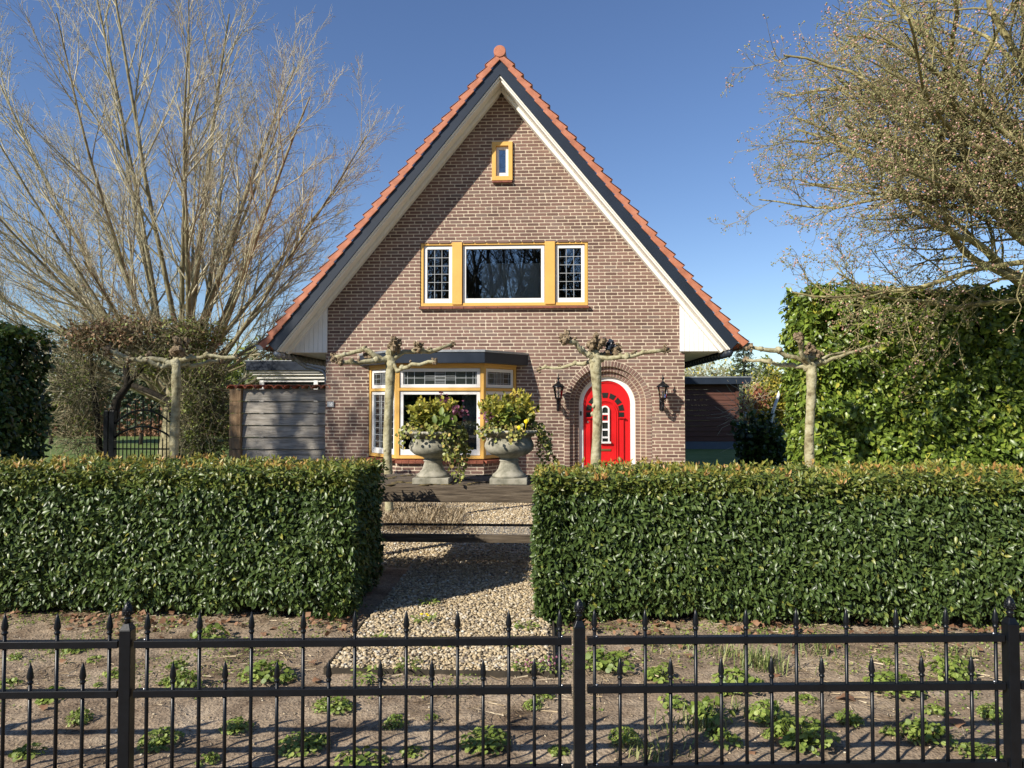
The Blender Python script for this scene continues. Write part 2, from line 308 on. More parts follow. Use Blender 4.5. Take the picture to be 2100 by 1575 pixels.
# ------------------------------------------------------------------ ground
def grid(name, x0, x1, y0, y1, step, mat, amp=0.0, z=0.0, fn=None):
    nx = int((x1-x0)/step)+1; ny = int((y1-y0)/step)+1; V = []
    for j in range(ny):
        for i in range(nx):
            x = x0+(x1-x0)*i/(nx-1); y = y0+(y1-y0)*j/(ny-1)
            V.append((x, y, z+(soilz(x, y) if amp else 0)))
    a = np.arange(nx*ny).reshape(ny, nx); q = np.stack([a[:-1,:-1], a[:-1,1:], a[1:,1:], a[1:,:-1]], -1).reshape(-1, 4)
    T = np.concatenate([q[:, :3], q[:, [0,2,3]]])
    return nmesh(name, V, T, mat)
def soilz(x, y):
    v = Vector((x, y, 0))
    return 0.018*noise.noise(v*2.5)+0.014*noise.noise(v*8)+0.011*noise.noise(v*22)+0.02
g = MB(); g.add([(-400,-60,-.02),(400,-60,-.02),(400,500,-.02),(-400,500,-.02)], [(0,1,2,3)])
structure(g.build('ground', M['lawn']))
structure(grid('soil_bed', -9, 9, 2.2, 7.4, 0.035, M['soil'], amp=1))
g = MB(); g.add([(-30,-9,-.012),(30,-9,-.012),(30,2.3,-.012),(-30,2.3,-.012)], [(0,1,2,3)]); structure(g.build('verge', M['soil']))
g = MB(); g.add([(-6.2,7.4,.004),(5,7.4,.004),(5,13.3,.004),(-6.2,13.3,.004)], [(0,1,2,3)]); structure(g.build('gravel_yard', M['gravel_far']))
# path edging strips
PX0, PX1, PY0 = -1.40, 0.05, 4.52
t = thing('path_edging', (PX1, PY0, 0), 'thin dark rusty edging strip round the front end of the pebble path', 'edging')
for a, b in (((PX0-.01,PY0,.02),(PX1+.01,PY0,.02)), ((PX1+.01,PY0,.03),(PX1+.01,7.3,.03)), ((PX0-.01,PY0,.02),(PX0-.01,5.6,.02))):
    g = MB(); g.bar(a, b, .012, .07); g.build('edging_strip', M['darkbark'], t)
# pebbles
g = MB(); g.add([(PX0,PY0,.036),(PX1,PY0,.036),(PX1,7.4,.036),(PX0,7.4,.036)], [(0,1,2,3)]); structure(g.build('gravel_bed', M['gravel_base']))
def ico():
    import bmesh
    b = bmesh.new(); bmesh.ops.create_icosphere(b, subdivisions=2, radius=0.5)
    V = np.array([v.co[:] for v in b.verts]); T = np.array([[v.index for v in f.verts] for f in b.faces]); b.free(); return V, T
ICO = ico()
def pebbles(name, P, smin, smax, parent=None):
    n = len(P); s = smin+(smax-smin)*RS.rand(n)**1.6
    ang = RS.rand(n)*2*PI; sx = s*(0.9+.5*RS.rand(n)); sy = s*(.65+.25*RS.rand(n)); sz = s*(.45+.25*RS.rand(n))
    V, T = ICO; W = V[None]*np.stack([sx, sy, sz], 1)[:, None, :]
    tilt = (RS.rand(n)-.5)*.9; c, q = np.cos(tilt)[:, None], np.sin(tilt)[:, None]
    x, z = W[..., 0]*c-W[..., 2]*q, W[..., 0]*q+W[..., 2]*c; y = W[..., 1]
    c, q = np.cos(ang)[:, None], np.sin(ang)[:, None]
    W = np.stack([x*c-y*q, x*q+y*c, z], -1)+P[:, None, :]
    TT = (T[None]+(np.arange(n)*len(V))[:, None, None]).reshape(-1, 3)
    return nmesh(name, W.reshape(-1, 3), TT, M['pebble'], parent, np.repeat(RS.rand(n), len(V)))
def jgrid(x0, x1, y0, y1, st):
    xs = np.arange(x0, x1, st); ys = np.arange(y0, y1, st*.9); X, Y = np.meshgrid(xs, ys)
    X = X+(RS.rand(*X.shape)-.5)*st*1.1; Y = Y+(RS.rand(*Y.shape)-.5)*st*1.1
    return X.ravel(), Y.ravel()
x, y = jgrid(PX0+.02, PX1-.02, PY0+.02, 7.5, .0205)
P = np.stack([x, y, .045+RS.rand(len(x))*.014], 1)
tag(pebbles('gravel', P, .014, .036), 'rounded cream and tan pebbles of the path between the two front hedges', 'gravel', kind='stuff')
x, y = jgrid(-2.3, .6, 7.5, 12.4, .036)
k = RS.rand(len(x)) < .93; x = x[k]; y = y[k]
P = np.stack([x, y, .012+RS.rand(len(x))*.012], 1)
tag(pebbles('gravel', P, .022, .045), 'pale pebbles of the yard seen under the timber table', 'gravel', kind='stuff')

# ------------------------------------------------------------------ brick walls with real bricks
BL, BH, JT = 0.222, 0.0625, 0.0180
def brick(mb, o, t, n, x0, x1, z0, z1, dep=.004, mi=0):
    c = .008; w = x1-x0
    if w < .02: return
    c = min(c, w*.3)
    pr = [(x0+c,z0),(x1-c,z0),(x1,z0+c),(x1,z1-c),(x1-c,z1),(x0+c,z1),(x0,z1-c),(x0,z0+c)]
    d2 = dep + random.uniform(-.001,.001)
    a = [o+t*px+Vector((0,0,pz)) for px, pz in pr]; f = [p+n*d2 for p in a]; a = [p-n*.004 for p in a]
    fs = [tuple(range(8))] + [(i+8, (i+1) % 8+8, (i+1) % 8, i) for i in range(8)]
    mb.add(f+a, fs, mi)
def brickwork(mb, o, t, n, z0, z1, ivals, shift=0.0):
    r = int(math.floor(z0/BH))
    while r*BH < z1-.01:
        za, zb = r*BH+JT/2, (r+1)*BH-JT/2; zc = (za+zb)/2
        off = (0.5 if r % 2 else 0.0)*BL + random.Random(r*7+3).choice((0,0,.012,-.012,.03,-.03)) + shift
        for a, b in ivals(zc):
            k = math.floor((a-off)/BL)
            while off+k*BL < b:
                xa, xb = max(a, off+k*BL+JT/2), min(b, off+(k+1)*BL-JT/2)
                if random.Random(r*977+k).random() < .025 and xb-xa > .2:
                    mid = (xa+xb)/2; brick(mb, o, t, n, xa, mid-JT/2, za, zb); brick(mb, o, t, n, mid+JT/2, xb, za, zb)
                else: brick(mb, o, t, n, xa, xb, za, zb)
                k += 1
        r += 1
WX0, WX1, WY, CX, APZ, SL = -4.13, 2.565, 13.2, -0.81, 7.70, 1.222
YB = 22.2; VY = 12.66                                    # back wall, verge plane
DX, DZ = 1.155, 1.733                                     # door arch centre
def zs(x): return APZ-SL*abs(x-CX)
def sub(iv, a, b):
    out = []
    for p, q in iv:
        if b <= p or a >= q: out.append((p, q)); continue
        if a > p: out.append((p, a))
        if b < q: out.append((b, q))
    return out
RO = 0.805
def facade(z):
    h = (APZ-z)/SL; a, b = max(WX0, CX-h-.02), min(WX1, CX+h+.02); iv = [(a, b)]
    if 3.565 < z < 4.775: iv = sub(iv, -2.345, .805)
    if 5.91 < z < 6.665: iv = sub(iv, -.995, -.60)
    if z < 2.46: iv = sub(iv, -3.31, -.53)
    if z < DZ: iv = sub(iv, DX-RO, DX+RO)
    elif z < DZ+RO:
        w = math.sqrt(RO**2-(z-DZ)**2); iv = sub(iv, DX-w, DX+w)
    return [(p, q) for p, q in iv if q-p > .01]
house = thing('brick_house', ((WX0+WX1)/2, WY, 0), 'brick house with steep orange tiled roof, red arched door and yellow windows', 'house')
wm = MB()
O = Vector((0, WY, 0)); XT = Vector((1,0,0)); NF = Vector((0,-1,0))
brickwork(wm, O, XT, NF, 0, 7.6, facade)
# mortar backing: wall slab as horizontal strips so the openings stay open
zz = sorted(set([0, DZ, 2.46, 3.565, 4.775, 5.91, 6.665, APZ, DZ+RO] + [DZ+RO*math.sin(a*PI/40) for a in range(1, 20)] + [i*.2 for i in range(39)]))
zz = [z for z in zz if z <= APZ]
for z0, z1 in zip(zz, zz[1:]):
    if z1-z0 < 1e-4: continue
    for (a0, b0), (a1, b1) in zip(facade(z0+1e-5), facade(z1-1e-5)) if len(facade(z0+1e-5)) == len(facade(z1-1e-5)) else []:
        a0, b0, a1, b1 = [min(max(q, WX0), WX1) for q in (a0, b0, a1, b1)]
        v = [(a0,WY,z0),(b0,WY,z0),(b1,WY,z1),(a1,WY,z1),(a0,WY+.28,z0),(b0,WY+.28,z0),(b1,WY+.28,z1),(a1,WY+.28,z1)]
        wm.add(v, [(0,1,2,3),(7,6,5,4),(0,3,7,4),(1,5,6,2)], 1)
wm.build('wall', [M['brick'], M['mortar']], house)
# side walls
for sx, X in ((-1, WX0), (1, WX1)):
    wm = MB()
    brickwork(wm, Vector((X, 0, 0)), Vector((0,1,0)) if sx < 0 else Vector((0,1,0)), Vector((sx,0,0)), 0, 3.4, lambda z: [(WY+.003, YB)])
    wm.box(X-.002 if sx < 0 else X-.26, X+.26 if sx < 0 else X+.002, WY+.282, YB, 0, 3.5, 1)
    wm.build('side_wall', [M['brick'], M['mortar']], house)
wm = MB(); wm.prism([(WX0,0,0),(WX1,0,0),(WX1,0,zs(WX1)),(CX,0,APZ),(WX0,0,zs(WX0))], (0,YB,0), (0,YB+.25,0))
wm.build('rear_wall', M['mortar'], house)
wm = MB()
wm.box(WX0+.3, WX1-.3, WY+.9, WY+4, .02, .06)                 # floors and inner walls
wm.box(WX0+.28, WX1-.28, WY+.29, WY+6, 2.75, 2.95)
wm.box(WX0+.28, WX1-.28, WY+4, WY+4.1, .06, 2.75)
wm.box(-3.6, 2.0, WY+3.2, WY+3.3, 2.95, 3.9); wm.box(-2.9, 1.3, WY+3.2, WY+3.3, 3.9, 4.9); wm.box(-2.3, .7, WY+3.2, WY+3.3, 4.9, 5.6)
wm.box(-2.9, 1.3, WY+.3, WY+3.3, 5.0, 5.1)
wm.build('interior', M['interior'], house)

# ------------------------------------------------------------------ roof
th = math.atan(SL); ct, st_ = math.cos(th), math.sin(th)
XE = 4.09                                                # half span of the soffit line to the eave corner
Lr = XE/ct
def rp(side, s, w, y):                                    # s down the slope from apex, w perpendicular out
    return Vector((CX+side*(s*ct+w*st_), y, APZ-s*st_+w*ct))
tm = {}
roof = MB()
for side in (-1, 1):
    # slab
    q = [rp(side, -.0, .0, 0), rp(side, Lr, .0, 0), rp(side, Lr, .17, 0), rp(side, -.19*math.tan(th)+.02, .17, 0)]
    roof.prism(q, (0,VY+.05,0), (0,YB+.5,0), 1)
    # tile courses: stepped rows with rolled profile
    nrow = 21; 
    s0 = -.2; ds = (Lr+.10-s0)/nrow
    ny = 190
    for r in range(nrow):
        sa, sb = s0+r*ds, s0+(r+1)*ds+.03
        vs = []
        for s, w in ((sa, .195), (sb, .245), (sb, .205)):
            for j in range(ny+1):
                y = VY+.2+(YB+.4-VY-.2)*j/ny
                wv = .022*math.sin(y*2*PI/.24)
                vs.append(rp(side, s, w+wv, y))
        N1 = ny+1
        fs = [(k*N1+j, k*N1+j+1, (k+1)*N1+j+1, (k+1)*N1+j) for k in range(2) for j in range(ny)]
        roof.add(vs, fs, 0)
ro = roof.build('roof', [M['terracotta'], M['anthracite']], house, smooth=False)
for side in (-1, 1):
    v = MB(); nt_ = 27; ds = (Lr+.30)/nt_
    for r in range(nt_):                                   # verge tiles: L-shaped caps, each lapping the next
        sa = -.22+r*ds; sb = sa+ds+.012; lo = .175+random.uniform(-.004,.004)
        for w0a, w0b, w1a, w1b, ya, yb in ((.160,.182,.275,.328, VY-.035, VY-.005), (.24,.295,.275,.328, VY-.035, VY+.24)):
            P8 = [rp(side,sa,w0a,ya), rp(side,sb,w0b,ya), rp(side,sb,w1b,ya), rp(side,sa,w1a-.01,ya),
                  rp(side,sa,w0a,yb), rp(side,sb,w0b,yb), rp(side,sb,w1b,yb), rp(side,sa,w1a-.01,yb)]
            v.add(P8, [(0,1,2,3),(7,6,5,4),(0,4,5,1),(1,5,6,2),(2,6,7,3),(3,7,4,0)])
    v.build('verge_tiles', M['terracotta'], ro, bevel=.008)
    bb = MB()
    q = [rp(side,0,0,0), rp(side,Lr,0,0), rp(side,Lr-.02,.178,0), rp(side,-.178*math.tan(th)+.0,.178,0)]
    bb.prism(q, (0,VY,0), (0,VY+.045,0))
    bb.build('barge_board', M['anthracite'], house)
    sf = MB()                                              # soffit under the verge
    q = [rp(side,.0,-.004,0), rp(side,Lr-.01,-.004,0), rp(side,Lr-.01,-.026,0), rp(side,.026*1.2,-.026,0)]
    sf.prism(q, (0,VY+.02,0), (0,WY+.1,0))
    # stepped rake mouldings against the barge and against the wall
    q = [rp(side,.05,-.028,0), rp(side,Lr-.03,-.028,0), rp(side,Lr-.03,-.088,0), rp(side,.09,-.088,0)]
    sf.prism(q, (0,WY-.16,0), (0,WY-.02,0))
    q = [rp(side,.05,-.028,0), rp(side,Lr-.03,-.028,0), rp(side,Lr-.03,-.052,0), rp(side,.07,-.052,0)]
    sf.prism(q, (0,VY+.06,0), (0,VY+.16,0))
    sf.build('soffit', M['cream'], house, bevel=.004)
    # boxed eaves: vertical boards in front, flat soffit along the side
    ep = MB(); x = 3.285; xe = 4.03
    while x < xe:
        x2 = min(x+.086, xe); a, b = CX+side*x, CX+side*(x2-.005)
        ep.add([(a,WY-.06,2.705),(b,WY-.06,2.705),(b,WY-.06,zs(b)-.02),(a,WY-.06,zs(a)-.02),
                (a,WY-.02,2.705),(b,WY-.02,2.705),(b,WY-.02,zs(b)-.02),(a,WY-.02,zs(a)-.02)], [(0,1,2,3),(7,6,5,4),(0,4,5,1),(1,5,6,2),(2,6,7,3),(3,7,4,0)])
        x += .086
    a = CX+side*3.285; c = CX+side*4.04
    ep.add([(a,WY-.045,2.71),(c,WY-.045,2.71),(a,WY-.045,zs(a)-.03)], [(0,1,2)])
    ep.build('eaves_panel', M['white'], house)
    es = MB(); X = WX0 if side < 0 else WX1
    es.box(min(X, CX+side*4.04), max(X, CX+side*4.04), WY-.015, YB+.3, 2.70, 2.715)
    es.build('eaves_soffit', M['cream'], house)
    ev = MB()                                              # eave tile ends seen from below
    y = VY+.03
    while y < YB+.3:
        xx = CX+side*4.085
        ev.tube([(xx, y, 2.66), (xx, y+.14, 2.622), (xx, y+.25, 2.65)], [.05,.058,.05], 8)
        y += .25
    ev.build('eaves_tiles', M['zinc'] if side < 0 else M['anthracite'], ro, smooth=True)  # right row is darker: its shade is put into the colour
    gt = MB(); xg = CX+side*4.40
    prof = [(math.cos(a)*.068, math.sin(a)*.068) for a in [PI+PI*i/10 for i in range(11)]] + [(math.cos(a)*.062, math.sin(a)*.062) for a in [2*PI-PI*i/10 for i in range(11)]]
    gt.prism([Vector((xg+px, 0, 2.80+pz)) for px, pz in prof], (0,VY+.06,0), (0,YB+.3,0))
    gt.box(xg-.085, xg+.085, VY+.05, VY+.08, 2.795, 2.815); gt.box(xg-.06, xg+.07, VY+.045, VY+.06, 2.735, 2.80)
    gt.build('gutter', M['zinc'], house)
dp = MB(); dp.tube([(-4.86,WY+.35,2.66),(-4.84,WY+.35,2.60),(-4.62,WY+.33,2.46),(-4.3,WY+.33,2.38),(-4.22,WY+.33,2.28),(-4.22,WY+.33,.05)], .04, 10)
dp.build('downpipe', M['zinc'], house, smooth=True)
rd = MB()
rd.lathe([(.0,0),(.104,0),(.110,.01),(.112,.35)], (0,0,0), 22)
rdv = rd.v[:]; rd.v = [(CX+x, VY-.05+z, APZ+.405+y) for x, y, z in rdv]
yy = VY+.28
while yy < YB+.4:
    rr = MB(); rr.lathe([(.128,0),(.118,.42)], (0,0,0), 14)
    rd.add([(CX+x, yy+z, APZ+.40+y) for x, y, z in rr.v], rr.f); yy += .40
rd.build('ridge_tiles', M['terracotta'], ro, bevel=.004)
# small light fitting under the ridge
g = MB(); g.lathe([(.0,-.09),(.035,-.08),(.045,-.03),(.03,0)], (CX,WY-.06,APZ-.12), 10); g.build('spotlight', M['darkbark'], house, smooth=True)

# ------------------------------------------------------------------ windows
def rect_frame(mb, x0, x1, z0, z1, w, y0, y1, mi=0, wb=None, wt=None, xf=None):
    wb = w if wb is None else wb; wt = w if wt is None else wt
    mb.box(x0, x0+w, y0, y1, z0, z1, mi, xf); mb.box(x1-w, x1, y0, y1, z0, z1, mi, xf)
    mb.box(x0+w, x1-w, y0, y1, z0, z0+wb, mi, xf); mb.box(x0+w, x1-w, y0, y1, z1-wt, z1, mi, xf)
def leads(mb, x0, x1, z0, z1, nx, nz, y, w=.009, xf=None):
    for i in range(1, nx): xx = x0+(x1-x0)*i/nx; mb.box(xx-w/2, xx+w/2, y-.006, y-.001, z0, z1, 0, xf)
    for j in range(1, nz): zc = z0+(z1-z0)*j/nz; mb.box(x0, x1, y-.0075, y-.0025, zc-w/2, zc+w/2, 0, xf)
def window(parent, x0, x1, z0, z1, y, sash=.055, nx=0, nz=0, xf=None, wb=None, lead_fn=None, glass='glass', wt=None):
    a = MB(); rect_frame(a, x0, x1, z0, z1, sash, y, y+.05, 0, wb, wt, xf); a.build('sash', M['white'], parent, bevel=.004)
    gx0, gx1, gz0, gz1 = x0+sash, x1-sash, z0+(wb or sash), z1-(wt or sash)
    a = MB(); a.box(gx0, gx1, y+.026, y+.030, gz0, gz1, 0, xf); a.build('pane', M[glass], parent)
    if nx or lead_fn:
        a = MB()
        if nx: leads(a, gx0, gx1, gz0, gz1, nx, nz, y+.026, xf=xf)
        if lead_fn: lead_fn(a, gx0, gx1, gz0, gz1, y+.026, xf)
        a.build('leading', M['lead'], parent)
# upper window of three lights
fy = WY+.015
win = MB()
rect_frame(win, -2.335, .795, 3.575, 4.77, .05, fy, fy+.12, 0, .055, .045)
up = win.build('window', M['yellow'], house, bevel=.003)
for xa, xb in ((-1.74,-1.555),(-.002,.186)): a = MB(); a.box(xa, xb, fy-.022, fy+.1, 3.6, 4.775); a.build('mullion', M['yellow'], up, bevel=.004)
window(up, -2.28, -1.745, 3.635, 4.715, fy+.03, .062, 3, 6, wb=.085)
window(up, -1.545, -.01, 3.635, 4.715, fy+.03, .062, wb=.085)
window(up, .196, .74, 3.635, 4.715, fy+.03, .062, 3, 6, wb=.085)
def sill(x0, x1, z, y0, y1, h=.05, parent=None, nt=None):
    a = MB(); nt = nt or max(1, round((x1-x0)/.21)); w = (x1-x0)/nt
    for i in range(nt): a.add([(x0+i*w+.003,y0,z-h),(x0+(i+1)*w-.003,y0,z-h),(x0+(i+1)*w-.003,y0,z-.012),(x0+i*w+.003,y0,z-.012),
        (x0+i*w+.003,y1,z-h+.01),(x0+(i+1)*w-.003,y1,z-h+.01),(x0+(i+1)*w-.003,y1,z+.01),(x0+i*w+.003,y1,z+.01)], [(0,1,2,3),(7,6,5,4),(0,4,5,1),(1,5,6,2),(2,6,7,3),(3,7,4,0)])
    return a.build('sill', M['sill_tile'], parent, bevel=.003)
sill(-2.36, .82, 3.562, WY-.075, WY+.05, .05, up)
a = MB(); a.box(-1.21, -.06, WY+.3, WY+.33, 3.6, 4.43); a.build('blind', M['board'], up)
a = MB()
for i in range(16):
    p = Vector((-1.18+random.uniform(-.05,.3), WY+.18, 3.66)); d = Vector((random.uniform(-.14,.14), random.uniform(-.02,.02), random.uniform(.05,.2)))
    a.tube([p, p+d*.6, p+d+Vector((0,0,-.03))], [.008,.012,.002], 4)
a.build('houseplant', M['smallleaf'], up, rnd=np.full(len(a.v), .8))
# small attic window
win = MB(); rect_frame(win, -.99, -.605, 5.925, 6.655, .075, WY-.045, WY+.1, 0, .08, .075)
sm = win.build('window', M['yellow'], house, bevel=.003)
window(sm, -.912, -.683, 6.008, 6.577, WY+.015, .05, wb=.075)
sill(-.985, -.61, 5.922, WY-.07, WY+.05, .045, sm, nt=2)

# bay window
by = 12.5; BX0, BX1 = -2.645, -1.082; SX0, SX1 = -3.30, -.535; ZB0, ZB1 = .77, 2.46
bay = MB()
def facet(a, b):                                           # transform: local x along facet, local y inward
    a = Vector((a[0], a[1], 0)); b = Vector((b[0], b[1], 0)); d = (b-a); L = d.length; d.normalize(); inn = Vector((-d.y, d.x, 0))
    return Matrix(((d.x, inn.x, 0, a.x), (d.y, inn.y, 0, a.y), (0,0,1,0), (0,0,0,1))), L
FA, LA = facet((SX0, WY), (BX0, by)); FB, LB = facet((BX0, by), (BX1, by)); FC, LC = facet((BX1, by), (SX1, WY))
ZT = 2.0
for X_, L in ((FA, LA), (FB, LB), (FC, LC)):
    pw = .06
    bay.box(.002, pw, 0, .09, ZB0, ZB1-.04, 0, X_); bay.box(L-pw, L-.002, 0, .09, ZB0, ZB1-.04, 0, X_)
    bay.box(pw, L-pw, .003, .09, ZB0, ZB0+.055, 0, X_); bay.box(pw, L-pw, .003, .09, ZB1-.085, ZB1-.04, 0, X_); bay.box(pw, L-pw, -.006, .09, ZT-.028, ZT+.022, 0, X_)
    bay.box(.002, L-.002, -.012, .09, ZB1-.038, ZB1+.0, 0, X_)
bw = bay.build('bay_window', M['yellow'], house, bevel=.003)
def leadA(mb, x0, x1, z0, z1, y, xf):                      # stained top light of the middle facet
    w = .009; W = x1-x0; zc = (z0+z1)/2
    for u in (.015,.055,.15,.29,.43,.57,.71,.85,.945,.985): mb.box(x0+W*u-w/2, x0+W*u+w/2, y-.006, y-.001, z0, z1, 0, xf)
    mb.box(x0, x0+W*.43, y-.0075, y-.0025, zc-w/2, zc+w/2, 0, xf); mb.box(x0+W*.57, x1, y-.0075, y-.0025, zc-w/2, zc+w/2, 0, xf)
    for k in range(-4, 5):
        zq = zc+k*.026; mb.box(x0+W*.43, x0+W*.57, y-.0075, y-.0025, zq-.003, zq+.003, 0, xf)
    for k in (-1, 1): mb.box(x0+W*.29, x0+W*.71, y-.0075, y-.0025, zc+k*.035-.003, zc+k*.035+.003, 0, xf)
def leadB(mb, x0, x1, z0, z1, y, xf):
    w = .008; W = x1-x0; H = z1-z0
    for u in (.08,.3,.42,.58,.7,.92): mb.box(x0+W*u-w/2, x0+W*u+w/2, y-.006, y-.001, z0, z1, 0, xf)
    for u in (.1,.5,.9): mb.box(x0, x1, y-.0075, y-.0025, z0+H*u-w/2, z0+H*u+w/2, 0, xf)
    for k in range(-4, 5): zq = (z0+z1)/2+k*.022; mb.box(x0+W*.3, x0+W*.7, y-.0085, y-.0045, zq-.003, zq+.003, 0, xf)
for X_, L, fn, gx in ((FA, LA, leadB, 4), (FB, LB, leadA, 0), (FC, LC, leadB, 4)):
    window(bw, .066, L-.066, ZT+.027, ZB1-.09, .022, .058, xf=X_, lead_fn=fn, wb=.06, glass='leadglass')
    window(bw, .066, L-.066, ZB0+.06, ZT-.033, .022, .062, gx, 8 if gx else 0, xf=X_, wb=.10, glass='glass')
a = MB()                                                    # bay roof with fascia
q = [(-3.49, WY), (-2.71, 12.3), (-1.049, 12.3), (-.316, WY)]
top = [(-3.47, WY), (-2.70, 12.33), (-1.06, 12.33), (-.336, WY)]
a.prism([Vector((x, y, 0)) for x, y in q], (0,0,2.455), (0,0,2.64)); a.build('bay_roof', M['anthracite'], bw, bevel=.003)
a = MB(); q2 = [(-3.505, WY), (-2.718, 12.285), (-1.041, 12.285), (-.30, WY)]
a.prism([Vector((x, y, 0)) for x, y in q2], (0,0,2.643), (0,0,2.682)); a.build('roof_edge', M['zinc'], bw, bevel=.003)
a = MB()
for X_, L in ((FA, LA), (FB, LB), (FC, LC)):
    nT = max(3, round(L/.125)); w = L/nT
    for i in range(nT):
        a.add([X_ @ Vector(p) for p in ((i*w+.003,-.07,.69),((i+1)*w-.003,-.07,.69),((i+1)*w-.003,-.07,.735),(i*w+.003,-.07,.735),
               (i*w+.003,.1,.70),((i+1)*w-.003,.1,.70),((i+1)*w-.003,.1,.768),(i*w+.003,.1,.768))], [(0,1,2,3),(7,6,5,4),(0,4,5,1),(1,5,6,2),(2,6,7,3),(3,7,4,0)])
a.build('sill', M['sill_tile'], bw)
a = MB()
for X_, L in ((FA, LA), (FB, LB), (FC, LC)):
    o3 = X_ @ Vector((0,0,0)); t3 = (X_ @ Vector((1,0,0)))-o3; n3 = o3-(X_ @ Vector((0,1,0)))
    brickwork(a, o3, t3, n3, 0, .69, lambda z, L=L: [(.003, L-.003)])
    a.box(0, L, 0, .1, 0, .685, 1, X_)
a.build('bay_base', [M['brick'], M['mortar']], bw)
a = MB()
for i in range(26): a.tube([(-3.05+i*.016, 13.02-.012*i+.012*math.sin(i*2.1), .9), (-3.05+i*.016, 13.02-.012*i+.012*math.sin(i*2.1+.6), 1.95)], .013, 6)
a.build('curtain', M['curtain'], bw, smooth=True); a = MB()
for i in range(14): a.tube([(-1.5+i*.018, 12.9+.012*math.sin(i*2.3), .9), (-1.5+i*.018, 12.9+.012*math.sin(i*2.3+.6), 1.95)], .013, 6)
a.build('curtain', M['curtain'], bw, smooth=True)

# ------------------------------------------------------------------ door and arch
ar = MB()
def arc_brick(ra, rb, a0, a1, y0, y1):
    vs = []
    for y in (y0, y1):
        for a_, r_ in ((a0, ra), (a1, ra), (a1, rb), (a0, rb)): vs.append((DX+r_*math.cos(a_), y, DZ+r_*math.sin(a_)))
    ar.add(vs, [(0,3,2,1),(4,5,6,7),(0,1,5,4),(1,2,6,5),(2,3,7,6),(3,0,4,7)], 0)
rings = [(.70, .805, WY-.012, WY+.10), (.612, .70, WY+.055, WY+.17), (.522, .612, WY+.125, WY+.24)]
for ri, (ra, rb, y0, y1) in enumerate(rings):
    nb = round(PI*rb/.064)
    for k in range(nb):
        a0, a1 = PI*k/nb, PI*(k+1)/nb; g_ = JT*.5/rb
        arc_brick(ra+.005, rb-.006, a0+g_, a1-g_, y0, y1)
    z = DZ-BH
    while z > -.02:
        for s in (-1, 1):
            xa, xb = DX+s*(ra+.005), DX+s*(rb-.006)
            ar.box(min(xa, xb), max(xa, xb), y0, y1, z+JT/2, z+BH-JT/2, 0)
        z -= BH
    # mortar behind this ring
    N = 36
    for k in range(N):
        a0, a1 = PI*k/N, PI*(k+1)/N; vs = []
        for y in (y0+.007, y1+.03):
            for a_, r_ in ((a0, ra), (a1, ra), (a1, rb+.002), (a0, rb+.002)): vs.append((DX+r_*math.cos(a_), y, DZ+r_*math.sin(a_)))
        ar.add(vs, [(0,3,2,1),(4,5,6,7),(0,1,5,4),(2,3,7,6)], 1)
    for s in (-1, 1):
        xa, xb = DX+s*ra, DX+s*(rb+.002); ar.box(min(xa, xb), max(xa, xb), y0+.007, y1+.03, 0, DZ, 1)
ar.build('door_arch', [M['brick'], M['mortar']], house)
def archpoly(r, z0, n=28, cx=DX, cz=DZ): return [(cx-r, z0)] + [(cx-r*math.cos(PI*i/n), cz+r*math.sin(PI*i/n)) for i in range(n+1)] + [(cx+r, z0)]
def archband(mb, ra, rb, z0, y0, y1, cx=DX, cz=DZ, mi=0, n=28):
    A, B = archpoly(ra, z0, n, cx, cz), archpoly(rb, z0, n, cx, cz); k = len(A)
    vs = [(x, y0, z) for x, z in A]+[(x, y0, z) for x, z in B]+[(x, y1, z) for x, z in A]+[(x, y1, z) for x, z in B]
    fs = []
    for i in range(k-1): fs += [(i, i+1, k+i+1, k+i), (2*k+i, 3*k+i, 3*k+i+1, 2*k+i+1), (i, 2*k+i, 2*k+i+1, i+1), (k+i, k+i+1, 3*k+i+1, 3*k+i)]
    fs += [(0, k, 3*k, 2*k), (k-1, 3*k-1, 4*k-1, 2*k-1)]
    mb.add(vs, fs, mi)
a = MB(); archband(a, .44, .528, .03, WY+.19, WY+.27); a.build('door_frame', M['white'], house, bevel=.004)
door = MB()
yd = WY+.225
pl = archpoly(.442, .04); door.prism([Vector((x, 0, z)) for x, z in pl], (0,yd,0), (0,yd+.045,0))
archband(door, .405, .44, .04, yd-.016, yd-.001)
# inner door leaf moulding: narrower arch inside the fan lights
lx, lz = 1.125, 1.56
archband(door, .225, .245, .04, yd-.022, yd-.001, lx, lz); archband(door, .195, .208, .30, yd-.012, yd-.001, lx, lz)
door.box(lx+.275, lx+.345, yd-.03, yd-.001, .04, 1.455)
door.box(lx-.345, lx-.275, yd-.03, yd-.001, .04, 1.455)
for s in (-1, 1):
    door.box(min(lx+s*.25, lx+s*.37), max(lx+s*.25, lx+s*.37), yd-.06, yd-.001, 1.465, 1.485)
dr = door.build('door', M['red'], house, bevel=.003)
a = MB()                                                    # fan lights around the inner arch
for k in range(7):
    a0 = PI*(k+.13)/7; a1 = PI*(k+.87)/7; vs = []
    for y in (yd-.008, yd-.003):
        for a_, r_ in ((a0, .262), (a1, .262), (a1, .358), (a0, .358)): vs.append((lx+r_*math.cos(a_), y, lz+.035+r_*math.sin(a_)))
    a.add(vs, [(0,3,2,1),(4,5,6,7),(0,1,5,4),(1,2,6,5),(2,3,7,6),(3,0,4,7)])
for s in (-1, 1): a.box(min(lx+s*.262, lx+s*.352), max(lx+s*.262, lx+s*.352), yd-.008, yd-.003, 1.495, 1.58)
a.build('fan_pane', M['leadglass'], dr)
a = MB(); archband(a, .052, .082, 1.03, yd-.035, yd-.002, lx, 1.625, 0, 14)
